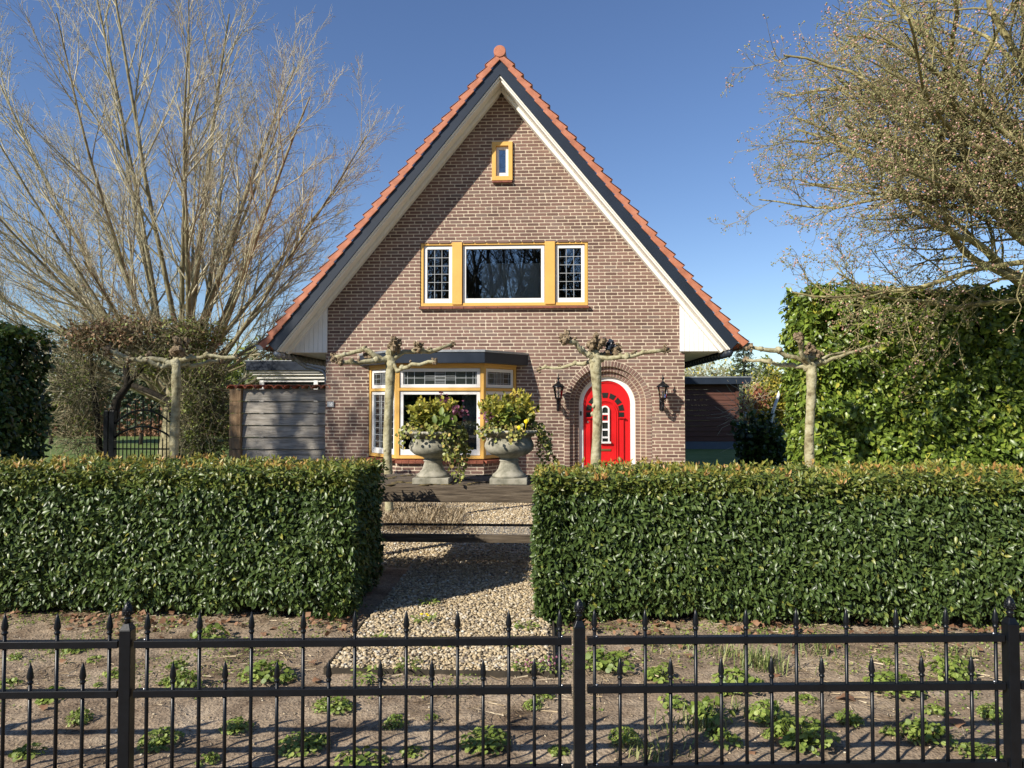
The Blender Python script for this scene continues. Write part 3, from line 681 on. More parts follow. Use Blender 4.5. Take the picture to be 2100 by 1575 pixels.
for z in (1.11, 1.255, 1.405, 1.55): a.box(lx-.054, lx+.054, yd-.033, yd-.002, z-.017, z+.017)
a.box(lx-.105, lx+.105, yd-.06, yd-.002, .998, 1.032)
a.build('door_light', M['white'], dr, bevel=.003)
a = MB(); a.box(lx-.054, lx+.054, yd-.012, yd-.004, 1.03, 1.625); a.prism([Vector((x, 0, z)) for x, z in archpoly(.054, 1.62, 12, lx, 1.625)], (0,yd-.0125,0), (0,yd-.0045,0))
a.build('pane', M['leadglass'], dr)
a = MB(); rect_frame(a, lx-.05, lx+.05, 1.425, 1.53, .014, yd-.03, yd-.01); a.build('grille', M['red'], dr)
a = MB(); a.box(lx-.105, lx+.105, yd-.014, yd-.002, .855, .895); a.box(lx-.085, lx+.085, yd-.02, yd-.012, .868, .884)
a.build('letterbox', M['brass'], dr, bevel=.003)
a = MB(); a.lathe([(.028,0),(.03,.01),(.012,.02),(.02,.04),(.0,.05)], (0,0,0), 12); vv = a.v; a.v = [(DX-.35+x, yd-z, 1.40+y) for x, y, z in vv]
a.build('door_handle', M['steel'], dr, smooth=True)
b_ = MB(); b_.lathe([(.02,0),(.022,.01),(.0,.014)], (0,0,0), 12); b_.v = [(DX-.35+x, yd-z, 1.15+y) for x, y, z in b_.v]; b_.build('door_lock', M['steel'], dr, smooth=True)
a = MB(); a.box(DX-.50, DX-.47, WY+.17, WY+.19, 1.52, 1.60); a.build('doorbell', M['black'], house, bevel=.004)
a = MB(); a.box(DX-.75, DX+.75, WY-.35, WY+.25, 0, .035); a.build('door_step', M['sill_tile'], house)

# ------------------------------------------------------------------ lanterns and number plate
def lantern(x, label):
    r = thing('wall_lantern', (x, WY, 1.66), label, 'wall lantern', 'pair of lanterns flanking the arched door', local=True)
    yc = -.245
    a = MB(); a.lathe([(.0,.64),(.006,.60),(.011,.585),(.007,.57),(.024,.55),(.027,.535),(.012,.515),(.014,.49),(.03,.475),(.038,.46),(.07,.44),(.108,.405),(.122,.385),(.118,.378)], (0,yc,0), 16)
    a.build('cap', M['black'], r, smooth=True)
    a = MB()
    for k in range(6):
        an = PI/6+k*PI/3; c_, s_ = math.cos(an), math.sin(an)
        a.tube([(.10*c_, yc+.10*s_, .38), (.066*c_, yc+.066*s_, .19)], .0045, 5)
    a.lathe([(.068,.19),(.072,.185),(.06,.172),(.05,.165)], (0,yc,0), 12)
    for k in range(4): an = PI/4+k*PI/2; a.tube([(.055*math.cos(an), yc+.055*math.sin(an), .172), (.065*math.cos(an), yc+.065*math.sin(an), .14), (.03*math.cos(an), yc+.03*math.sin(an), .12)], .006, 5)
    a.lathe([(.05,.168),(.02,.14),(.016,.10),(.03,.085),(.018,.07)], (0,yc,0), 10)
    a.build('cage', M['black'], r)
    a = MB(); a.lathe([(.062,.19),(.097,.378)], (0,yc,0), 6); a.f = a.f[:6]; a.m = a.m[:6]; a.build('glass', M['clear'], r)
    a = MB(); a.lathe([(.012,.185),(.014,.22),(.02,.24),(.022,.27),(.012,.30),(.0,.31)], (0,yc,0), 10); a.build('bulb', M['bulb'], r, smooth=True)
    a = MB()
    a.tube([(0,yc,.09),(0,yc+.0,.03),(0,yc+.03,-.03),(0,yc+.09,-.045),(0,yc+.15,0),(0,-.02,.06)], [.012,.02,.026,.024,.018,.014], 8)
    a.tube([(0,yc+.02,.10),(.01,yc+.05,.04),(0,yc+.10,.05),(0,-.02,.12)], [.01,.012,.01,.008], 6)
    for k in range(7): a.blob((random.uniform(-.012,.012), yc+.01+k*.022, .06-.09*math.sin(k/6*PI)+random.uniform(-.01,.02)), .024, seed=k, lump=.6)
    a.box(-.03, .03, -.022, -.006, -.04, .17)
    a.build('bracket', M['black'], r, smooth=False)
    return r
L1 = lantern(.242, 'black wall lantern with glass cage on the brick wall left of the red door')
L2 = copytree(L1, (2.13, WY, 1.66), 0, 'black wall lantern with glass cage on the brick wall right of the red door')
np_ = thing('house_number', (-4.03, WY, 1.73), 'small grey house number plate reading 16 at the left corner of the brick wall', 'house number', local=True)
a = MB(); a.box(-.062, .062, -.03, -.012, -.05, .05); a.build('plate', M['zinc'], np_, bevel=.003)
cu = bpy.data.curves.new('numerals', 'FONT'); cu.body = '16'; cu.size = .085; cu.align_x = 'CENTER'; cu.align_y = 'CENTER'; cu.extrude = .002; cu.offset = .0015
to = bpy.data.objects.new('numerals_tmp', cu); COL.objects.link(to)
bpy.context.view_layer.update()
me = bpy.data.meshes.new_from_object(to.evaluated_get(bpy.context.evaluated_depsgraph_get())); bpy.data.objects.remove(to)
me.transform(Matrix.Translation((0,-.033,0)) @ Matrix.Rotation(PI/2, 4, 'X')); me.materials.clear(); me.materials.append(M['white'])
no = bpy.data.objects.new('numerals', me); COL.objects.link(no); no.parent = np_
g = MB(); g.tube([(0,0,0),(0,0,.001)], .001, 4)

# ------------------------------------------------------------------ timber screen beside the house
t = thing('timber_screen', (-5.0, 13.35, 0), 'weathered horizontal board fence capped with roof tiles between shrub and brick wall', 'fence')
for k in range(9):
    z1 = 2.02-k*.228; z0 = max(z1-.226, .0)
    a = MB(); a.add([(-5.77,13.30-.0,z0),(-4.165,13.30,z0),(-4.165,13.335,z1-.004),(-5.77,13.335,z1-.004),(-5.77,13.36,z0),(-4.165,13.36,z0),(-4.165,13.36,z1-.004),(-5.77,13.36,z1-.004)],
         [(0,1,2,3),(7,6,5,4),(0,4,5,1),(1,5,6,2),(2,6,7,3),(3,7,4,0)])
    a.build('board', M['grey_wood'], t)
for k in range(9):
    z1 = 2.02-k*.228; z0 = max(z1-.226, 0); a = MB(); a.box(-6.0, -5.78, 13.24, 13.40, z0, z1-.006); a.build('end_board', M['tan_wood'], t, bevel=.006)
for k in range(11):
    x = -6.05+k*.182; a = MB(); pts = []
    for i in range(9): an = PI*i/8; pts.append(Vector((x+.10-.095*math.cos(an), 0, 2.03+.075*math.sin(an))))
    for i in range(8, -1, -1): an = PI*i/8; pts.append(Vector((x+.10-.078*math.cos(an), 0, 2.03+.06*math.sin(an))))
    a.prism(pts, (0,13.20+random.uniform(-.015,.015),0), (0,13.50,0))
    a.build('cap_tile', M['old_terracotta'] if k < 8 else M['terracotta'], t)

# ------------------------------------------------------------------ garden room (left) and shed (right)
t = thing('garden_room', (-5.8, 17, 0), 'low flat roofed garden room with cream cornice behind the board fence', 'garden room')
pl = [(-7.78,19.5),(-7.78,18.2),(-7.3,17.0),(-4.1,17.0),(-4.1,19.5)]
def off(pl, d): 
    c = Vector((-5.2, 18.6)); return [((x-c.x)*(1-d)+c.x, (y-c.y)*(1-d)+c.y) for x, y in pl]
a = MB(); a.prism([Vector((x,y,0)) for x, y in pl], (0,0,2.56), (0,0,2.78)); a.build('flat_roof', M['anthracite'], t)
a = MB(); a.prism([Vector((x,y,0)) for x, y in off(pl,-.01)], (0,0,2.782), (0,0,2.80)); a.build('roof_edge', M['zinc'], t)
a = MB()
for d, z0, z1 in ((.03,2.51,2.558),(.06,2.45,2.508),(.10,2.36,2.448)): a.prism([Vector((x,y,0)) for x, y in off(pl,d)], (0,0,z0), (0,0,z1))
a.build('cornice', M['cream'], t)
a = MB(); q = off(pl, .13)
for i, (p, p2) in enumerate(zip(q, q[1:])):
    Xf, L = facet(p, p2); nW = max(1, round(L/1.15)); w = L/nW
    for j in range(nW+1): xx = min(max(j*w, .04), L-.04); a.box(xx-.05, xx+.05, 0, .1, 0, 2.357, 0, Xf)
    a.box(0, L, .01, .1, 0, .6, 0, Xf); a.box(.05, L-.05, .01, .09, 2.28, 2.357, 0, Xf)
wf = a.build('window_frame', M['white'], t)
a = MB(); a.prism([Vector((x,y,0)) for x, y in off(pl,.17)], (0,0,.6), (0,0,2.33)); a.build('pane', M['leadglass'], wf)
KS = 28/18
def sx(x): return x*KS
def sz(z): return 1.74+(z-1.74)*KS
SY = 28.0
t = thing('shed', (sx(3.8), SY, 0), 'dark brown boarded shed with flat black roof right of the house', 'shed')
a = MB(); a.box(sx(2.6), sx(5.08), SY-.35, SY+5, sz(2.23), sz(2.39)); a.build('flat_roof', M['anthracite'], t, bevel=.004)
a = MB(); a.box(sx(2.6), sx(5.095), SY-.37, SY+5, sz(2.392), sz(2.415)); a.build('roof_edge', M['zinc'], t)
z0_, nB = sz(.80), 11; hb = (sz(2.23)-z0_)/nB
for k in range(nB):
    z0 = z0_+k*hb; a = MB(); a.add([(sx(2.6),SY,z0),(sx(4.75),SY,z0),(sx(4.75),SY+.03,z0+hb-.003),(sx(2.6),SY+.03,z0+hb-.003),(sx(2.6),SY+.07,z0),(sx(4.75),SY+.07,z0),(sx(4.75),SY+.07,z0+hb-.003),(sx(2.6),SY+.07,z0+hb-.003)],
        [(0,1,2,3),(7,6,5,4),(0,4,5,1),(1,5,6,2),(2,6,7,3),(3,7,4,0)]); a.build('board', M['dark_wood'], t)
a = MB(); a.box(sx(4.755), sx(4.84), SY-.03, SY+.1, z0_-.02, sz(2.228)); a.build('corner_post', M['dark_wood'], t)
a = MB(); a.box(sx(4.80), sx(4.84), SY+.102, SY+4.7, z0_-.02, sz(2.228)); a.build('side_wall', M['dark_wood'], t)
a = MB(); a.box(sx(2.6), sx(4.82), SY+.01, SY+4.7, -.02, z0_-.003); a.build('plinth', M['bluegrey'], t)

# ------------------------------------------------------------------ front railing
fo = Vector((-.145, 3.107, 0)); ft = Vector((math.cos(R(3.94)), math.sin(R(3.94)), 0)); fn_ = Vector((-ft.y, ft.x, 0))
def fs(px, py=1405):
    d = ray(px, py); dx, dy = d.x, d.y; # intersect ground ray (dx,dy)*k with fo+ft*s
    det = dx*(-ft.y)+ft.x*dy; k = (fo.x*(-ft.y)+ft.x*fo.y)/det
    return (Vector((dx*k, dy*k, 0))-fo).dot(ft)
FX = Matrix(((ft.x, fn_.x, 0, fo.x), (ft.y, fn_.y, 0, fo.y), (0,0,1,0), (0,0,0,1)))
fence = thing('iron_fence', tuple(fo), 'low black iron railing with spear tips and square posts along the front', 'fence')
posts = [fs(260), fs(1188), fs(2074)]; pd = (posts[2]-posts[0])/2; posts = [posts[0]-pd]+posts+[posts[2]+pd]
for k, s in enumerate(posts):
    a = MB(); w = .0245
    a.box(s-w, s+w, -w, w, 0.0, .775, 0, FX)
    v4 = [FX @ Vector((s+i*w, j*w, .7755)) for i, j in ((-1,-1),(1,-1),(1,1),(-1,1))]; v5 = [FX @ Vector((s+i*w*.5, j*w*.5, .802)) for i, j in ((-1,-1),(1,-1),(1,1),(-1,1))]
    a.add(v4+v5, [(0,1,5,4),(1,2,6,5),(2,3,7,6),(3,0,4,7),(4,5,6,7)])
    po = a.build('post', M['black'], fence, bevel=.003)
    a = MB(); c = FX @ Vector((s, 0, 0)); a.lathe([(.014,.80),(.010,.812),(.016,.818),(.016,.823),(.011,.828),(.017,.836),(.0215,.846),(.021,.857),(.018,.869),(.012,.881),(.005,.890),(.0,.893)], c, 16)
    for q in range(5):
        for j in range(9):
            an = 2*PI*(j+q*.5)/9; rr = (.0205,.0205,.018,.0135,.008)[q]; a.blob((c.x+rr*math.cos(an), c.y+rr*math.sin(an), .842+q*.0100), .0042, nu=5, nv=3, lump=0)
    a.build('finial', M['black'], po, smooth=True)
ZR = (.712, .503, .163)
for s0, s1 in zip(posts, posts[1:]):
    for z in ZR:
        a = MB(); a.box(s0+.034, s1-.034, -.016, .016, z-.0155, z+.0155, 0, FX)
        rl = a.build('rail', M['black'], fence, bevel=.002)
        a = MB()
        for s in (s0+.075, s1-.075): c = FX @ Vector((s, 0, z+.0156)); a.lathe([(.006,0),(.006,.003),(.003,.006)], c, 8)
        a.build('bolt', M['steel'], rl, smooth=True)
    sp = (s1-s0-.0); n_t = 9; pt = .2215; m0 = (s0+s1)/2-pt*4
    for i in range(17):
        s = m0+i*pt/2; tall = i % 2 == 0; zt = .849 if tall else .640; zc = zt-.085
        c = FX @ Vector((s, 0, 0))
        if c.x > 3.2 or c.x < -2.9: continue
        a = MB(); a.tube([(c.x, c.y, .02), (c.x, c.y, zc+.002)], .0078, 8)
        a.lathe([(.0078,zc-.012),(.0125,zc-.006),(.0125,zc),(.008,zc+.004),(.0135,zc+.016),(.0138,zc+.022),(.0085,zc+.055),(.0,zc+.085)], c, 10)
        a.build('picket', M['black'], fence, smooth=True)

# ------------------------------------------------------------------ hedges
def hedge(name, x0, x1, y0, y1, z0, z1, label, leafmat, size, dens, top_dens, topmat=None, shoots=0, faces='FTLR', wid=1.0, bulge=.05, seed=0, endr=.0, bottom=.15, core=.17, twigs=0, ztop=None, fringe=True):
    rs = np.random.RandomState(seed+5); root = thing(name, ((x0+x1)/2, (y0+y1)/2, 0), label, 'hedge')
    a = MB(); a.box(x0+core, x1-core, y0+core, y1-core, z0+.12, z1-core*.8); a.build('branch_core', M['hedge_in'], root)  # solid dark core blocks light and stands for shade between the leaves
    if twigs:
        for i in range(twigs):
            a = MB(); p = Vector((rs.uniform(x0+.1, x1-.1), rs.uniform(y0+.15, y1-.15), 0)); d = Vector((rs.uniform(-.15,.15), rs.uniform(-.1,.1), .35))
            a.tube([p, p+d*.5+Vector((.02,0,0)), p+d], [.014,.011,.008], 5); a.build('stem', M['darkbark'], root)
    Ps, Ns, Ds, tops = [], [], [], []
    def face(n, pos, nrm, depth=.20):
        P = pos; N0 = np.array(nrm, float)
        lum = np.array([bulge*noise.noise(Vector(p)*2.2)+bulge*.6*noise.noise(Vector(p)*6) for p in P])
        P = P + N0*(lum[:, None] - (rs.rand(len(P), 1)**1.5)*depth)
        N = N0*.75+np.array([0,0,.35])+rs.normal(size=P.shape)*.55
        D = N0*.35+np.array([0,0,-.55])+rs.normal(size=P.shape)*.65
        return P, N, D
    if 'F' in faces:
        n = int((x1-x0)*(z1-z0)*dens); P = np.stack([rs.uniform(x0,x1,n), np.full(n,y0+.02), rs.uniform(z0,z1,n)], 1)
        # ragged bottom edge
        k = P[:,2] > z0+bottom*np.array([.5+noise.noise(Vector((p[0]*4,3,0)))+.35*noise.noise(Vector((p[0]*13,3,0))) for p in P]); P = P[k]
        # tuck under at the bottom
        tuck = np.clip((z0+.28-P[:,2])/.28, 0, 1); a_, b_, c_ = face(len(P), P, (0,-1,0)); a_[:,1] += tuck*.12; Ps.append(a_); Ns.append(b_); Ds.append(c_); tops.append(np.zeros(len(a_), bool))
    for f, X, sx in (('L', x0+.02, -1), ('R', x1-.02, 1)):
        if f in faces:
            n = int((y1-y0)*(z1-z0)*dens); P = np.stack([np.full(n,X), rs.uniform(y0,y1,n), rs.uniform(z0+.04,z1,n)], 1)
            a_, b_, c_ = face(n, P, (sx,0,0)); tuck = np.clip((z0+.3-a_[:,2])/.3, 0, 1); a_[:,0] -= sx*tuck*.10; Ps.append(a_); Ns.append(b_); Ds.append(c_); tops.append(np.zeros(n, bool))
    if 'T' in faces:
        n = int((x1-x0)*(y1-y0)*top_dens); P = np.stack([rs.uniform(x0,x1,n), rs.uniform(y0,y1,n), np.full(n,z1)], 1)
        a_, b_, c_ = face(n, P, (0,0,1), .12); b_[:,1] -= .15; Ps.append(a_); Ns.append(b_); Ds.append(c_+np.array([0,0,1.0])*.5); tops.append(np.ones(n, bool))
    P = np.concatenate(Ps); N = np.concatenate(Ns); D = np.concatenate(Ds); tp = np.concatenate(tops)
    # round the long top edges
    near = P[:,2] > z1-.09
    sz = size*(.65+.6*rs.rand(len(P)))
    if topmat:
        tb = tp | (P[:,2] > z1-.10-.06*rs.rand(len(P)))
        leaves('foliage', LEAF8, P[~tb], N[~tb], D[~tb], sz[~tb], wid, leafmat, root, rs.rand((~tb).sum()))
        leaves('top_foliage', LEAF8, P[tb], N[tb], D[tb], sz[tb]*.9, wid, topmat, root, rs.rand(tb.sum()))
    else: leaves('foliage', LEAF8, P, N, D, sz, wid, leafmat, root, rs.rand(len(P)))
    if shoots:
        nS = int((x1-x0)*(y1-y0+.25)*shoots); px = rs.uniform(x0,x1,nS); py = y0+(y1-y0)*rs.rand(nS)**1.3
        C = np.stack([px, py, z1-.02+bulge*np.array([noise.noise(Vector((u,v,z1))*2.2) for u, v in zip(px, py)])], 1); m = 6
        P = np.repeat(C, m, 0)+rs.normal(size=(nS*m,3))*.008; hh = np.repeat(rs.rand(nS), m)*.035; P[:,2] += rs.rand(nS*m)*.03+hh
        D = np.array([0,0,1.0])+rs.normal(size=P.shape)*.5; N = rs.normal(size=P.shape)+np.array([0,-.6,.2])
        leaves('shoots', LEAF5, P, N, D, .034+.022*rs.rand(len(P)), .42, M['shoot'], root, np.clip(np.repeat(rs.rand(nS), m)+rs.normal(size=nS*m)*.12, 0, 1))
    return root
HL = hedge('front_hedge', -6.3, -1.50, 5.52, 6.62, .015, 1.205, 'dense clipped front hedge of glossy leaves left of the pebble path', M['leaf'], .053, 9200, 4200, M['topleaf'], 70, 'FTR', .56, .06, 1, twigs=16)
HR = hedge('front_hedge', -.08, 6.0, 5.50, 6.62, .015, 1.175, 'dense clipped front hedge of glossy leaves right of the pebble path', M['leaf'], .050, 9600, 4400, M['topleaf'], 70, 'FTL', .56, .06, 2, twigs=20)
# sprig sticking out low at the end of the left hedge
lau = hedge('laurel_hedge', 4.12, 11.5, 11.3, 12.4, .0, 3.56, 'tall bright green laurel hedge along the right side of the garden', M['laurel'], .112, 1700, 900, None, 0, 'FTL', .66, .22, 3, core=.30)
lal = hedge('laurel_hedge', -12.2, -7.42, 9.4, 10.3, .0, 2.83, 'shaded laurel hedge block left behind the front hedge', M['darklaurel'], .10, 1500, 1000, M['laurel'], 0, 'FTR', .68, .15, 4, core=.25)  # shade put into the leaf colour: dark face, brighter sunlit top

# ------------------------------------------------------------------ trees
def wander(p, d, L, n, wig, up, rs, droop=0):
    pts = [p.copy()]; d = d.normalized(); s = L/n
    for i in range(n):
        d = (d + Vector(rs.normal(size=3))*wig + Vector((0,0,up)) ).normalized(); p = p + d*s; pts.append(p.copy())
    return pts
def along(pts, u):
    k = u*(len(pts)-1); i = min(int(k), len(pts)-2); f = k-i
    return pts[i].lerp(pts[i+1], f), (pts[i+1]-pts[i]).normalized()
def side_dir(d, ang, rs):
    u = d.orthogonal().normalized(); u = Matrix.Rotation(rs.uniform(0, 2*PI), 3, d) @ u
    return (d*math.cos(ang)+u*math.sin(ang)).normalized()
def branch(mbs, lev, p, d, r, L, cfg, rs, tips):
    c = cfg[lev]; n = c['n']; pts = wander(p, d, L, n, c['wig'], c['up'], rs)
    last = lev == len(cfg)-1; r1 = r*c.get('tap', .35)
    rad = [r+(r1-r)*i/n for i in range(n+1)]
    mbs[c['mb']].tube(pts, rad, c['sides'], cap=False)
    if last or c.get('tip'): tips.append((pts[-1], (pts[-1]-pts[-2]).normalized()))
    if last: 
        tips.append((pts[len(pts)//2], (pts[-1]-pts[-2]).normalized()))
        return
    k = c['kids']; nk = cfg[lev+1]
    for i in range(k):
        u = c['u0']+(1-c['u0'])*(i+rs.rand())/k; q, dd = along(pts, min(u, .98)); rr = r+(r1-r)*u
        l2 = nk['L']*(1-.45*u)*rs.uniform(.7, 1.25)*(L/c['L'])**.6
        a2 = rs.uniform(*nk['ang']); branch(mbs, lev+1, q, side_dir(dd, a2, rs), max(min(rr*.62, nk['r']*rs.uniform(.8,1.2)), nk['rmin']), l2, cfg, rs, tips)
def bare_tree(name, base, label, stems, cfg, seed, barkA, barkB, budmat=None, budsize=.03, nb=0, category='tree', group=None, budpart='buds', bias=None):
    rs = np.random.RandomState(seed); root = thing(name, tuple(base), label, category, group)
    A, B = MB(), MB(); tips = []
    for (p, d, r, L) in stems(rs): branch([A, B], 0, Vector(p), Vector(d), r, L, cfg, rs, tips)
    A.build('trunk', barkA, root, smooth=True); B.build('crown', barkB, root, smooth=True)
    if budmat and tips:
        idx = rs.choice(len(tips), min(nb, len(tips)), replace=False); P = np.array([tips[i][0][:] for i in idx]); 
        P = np.concatenate([P]*2)+rs.normal(size=(2*len(P),3))*budsize*.8; D = rs.normal(size=P.shape); N = rs.normal(size=P.shape)
        leaves(budpart, OCTA, P, N, D, budsize*(.6+.9*rs.rand(len(P))), .7, budmat, root, rs.rand(len(P)), smooth=False)
    return root
big_base = Vector((-10.5, 20, 0))
def big_stems(rs):
    out = [(big_base, (0,0,1), .55, 1.6)]
    out = []
    for i in range(42):
        az = 2*PI*i*.618; th_ = R(4+74*((i+.5)/42)**.72)
        d = Vector((math.sin(th_)*math.cos(az), math.sin(th_)*math.sin(az)*.7, math.cos(th_)))
        if d.x > .25 and d.y < -.05 and th_ > R(45): d.y = -d.y
        L = 12.9*(1-.52*(th_/R(78)))*rs.uniform(.9,1.08)*(1.12 if d.x < 0 else .95)
        p = big_base+Vector((rs.normal()*.25, rs.normal()*.25, rs.uniform(1.0,2.4)))
        out.append((p, d, .125*(1-.45*th_/R(80))*rs.uniform(.55,1.15), L))
    return out
cfgB = [dict(n=11, wig=.024, up=.006, sides=6, mb=0, kids=14, u0=.27, L=10, tap=.16, ang=(0,0), r=.15, rmin=.03),
        dict(n=7, wig=.045, up=.045, sides=4, mb=1, kids=9, u0=.15, L=3.2, tap=.25, ang=(R(16),R(40)), r=.032, rmin=.011),
        dict(n=5, wig=.09, up=.04, sides=3, mb=1, kids=6, u0=.15, L=1.4, tap=.45, ang=(R(18),R(42)), r=.012, rmin=.0058),
        dict(n=3, wig=.12, up=.04, sides=3, mb=1, kids=0, u0=.2, L=.6, tap=.6, ang=(R(18),R(44)), r=.0055, rmin=.0042)]
a = MB()
bt = bare_tree('bare_tree', big_base, 'huge bare multi-stemmed tree spreading behind the shrubs left of the house', big_stems, cfgB, 3, M['bark'], M['twig'], M['budbrown'], .026, 9000)
a.tube([big_base+Vector((0,0,-.1)), big_base+Vector((0,0,.6)), big_base+Vector((.1,0,1.4)), big_base+Vector((0,0,2.4))], [.7,.55,.55,.4], 10); a.build('stump', M['bark'], bt, smooth=True)

# blossoming apple tree at the right
ap = Vector((7.5, 10.2, 0))
def ap_stems(rs):
    out = []
    for i in range(36):
        u = (i+.5)/36; el = R(3+62*u+rs.normal()*3); z = 3.0+1.9*rs.rand()**.8+.9*u; y = ap.y+rs.uniform(-.6,.6); azm = R(rs.uniform(-16, 18))
        d = Vector((-math.cos(el)*math.cos(azm), -math.cos(el)*math.sin(azm), math.sin(el)))
        out.append(((ap.x-.3+rs.normal()*.15, y, z), d, rs.uniform(.035,.07), rs.uniform(3.5, 4.5)*(1-.06*u)))
    return out
cfgA = [dict(n=14, wig=.125, up=.008, sides=6, mb=0, kids=11, u0=.08, L=4.4, tap=.25, ang=(0,0), r=.1, rmin=.03),
        dict(n=7, wig=.14, up=-.01, sides=4, mb=0, kids=7, u0=.1, L=1.65, tap=.35, ang=(R(25),R(62)), r=.017, rmin=.008),
        dict(n=5, wig=.15, up=.01, sides=3, mb=1, kids=5, u0=.1, L=.85, tap=.5, ang=(R(25),R(65)), r=.0065, rmin=.0042),
        dict(n=3, wig=.2, up=.03, sides=3, mb=1, kids=0, u0=.2, L=.30, tap=.6, ang=(R(25),R(70)), r=.0036, rmin=.0027)]
apt = bare_tree('apple_tree', ap, 'mossy twiggy tree with pink blossom buds reaching in from the right', ap_stems, cfgA, 8, M['mossbark'], M['mossbark'], M['bud'], .023, 20000, budpart='blossom')

a = MB(); a.tube([ap+Vector((0,0,-.05)), ap+Vector((-.05,0,1.2)), ap+Vector((-.15,.05,2.6)), ap+Vector((-.25,0,4.2)), ap+Vector((-.3,0,5.8))], [.24,.2,.19,.14,.06], 10); a.build('main_trunk', M['mossbark'], apt, smooth=True)
# bare trees behind the viewer (they show in the window panes) and left of the frame (dappled shade on the board fence)
cfgC = [dict(n=8, wig=.06, up=.03, sides=5, mb=0, kids=9, u0=.2, L=8, tap=.2, ang=(0,0), r=.15, rmin=.03),
        dict(n=5, wig=.1, up=.03, sides=3, mb=1, kids=7, u0=.15, L=3.2, tap=.3, ang=(R(22),R(50)), r=.05, rmin=.018),
        dict(n=4, wig=.12, up=.03, sides=3, mb=1, kids=4, u0=.2, L=1.3, tap=.4, ang=(R(25),R(55)), r=.016, rmin=.010),
        dict(n=2, wig=.12, up=.03, sides=3, mb=1, kids=0, u0=.2, L=.6, tap=.6, ang=(R(25),R(55)), r=.009, rmin=.007)]
def road_stems(rs):
    out = [((0,0,0), (.03,0,1), .32, 5.0)]
    for i in range(11):
        az = i*2.4; th_ = R(rs.uniform(8, 50)); out.append(((rs.normal()*.1, rs.normal()*.1, rs.uniform(2.2,4.6)), (math.sin(th_)*math.cos(az), math.sin(th_)*math.sin(az), math.cos(th_)), rs.uniform(.10,.17), rs.uniform(6,9)))
    return out
rt = bare_tree('roadside_tree', Vector((0,0,0)), 'tall bare roadside tree mirrored in the upstairs window', road_stems, cfgC, 21, M['darkbark'], M['darkbark'], group='bare trees across the road')
rt.location = (-4.5, -34, 0); rt.scale = (1.7,1.7,1.7)
for ch in rt.children: ch.location = (0,0,0)
for x, y, rz in ((.5,-37,1.1), (5,-33,2.3), (-9,-36,3.4), (10,-37,4.4), (-15,-34,5.0), (15,-34,.5), (-2,-40,2.8), (21,-38,3.9)): copytree(rt, (x, y, 0), rz)
dap = bare_tree('bare_tree', Vector((0,0,0)), 'bare tree beyond the left edge dappling the board fence with shade', road_stems, cfgC, 33, M['darkbark'], M['darkbark'])
dap.location = (-16.0, 3.2, 0); dap.scale = (1.0,1.0,1.0)
for ch in dap.children: ch.location = (0,0,0)
copytree(dap, (-14.0, 4.4, 0), 1.9, 'second bare tree added beyond the left edge to deepen the dappled shade on the board fence')  # unseen extra copy, added to strengthen the dapple on the boards

# unseen hedge behind the viewer, added to darken the low bay window reflection
rh = thing('reflection_hedge', (0,-15,0), 'tall dark hedge added unseen behind the viewer to darken the bay window reflection', 'hedge')
a = MB(); a.box(-26, 26, -16, -15, 0, 2.6); a.build('branch_core', M['hedge_in'], rh)
n = 9000; P = np.stack([RS.uniform(-26,26,n), -14.9+RS.rand(n)*.2, RS.rand(n)*2.75], 1)
leaves('foliage', LEAF5, P, RS.normal(size=P.shape)+np.array([0,1.2,.3]), RS.normal(size=P.shape), .2, .9, M['darklaurel'], rh)
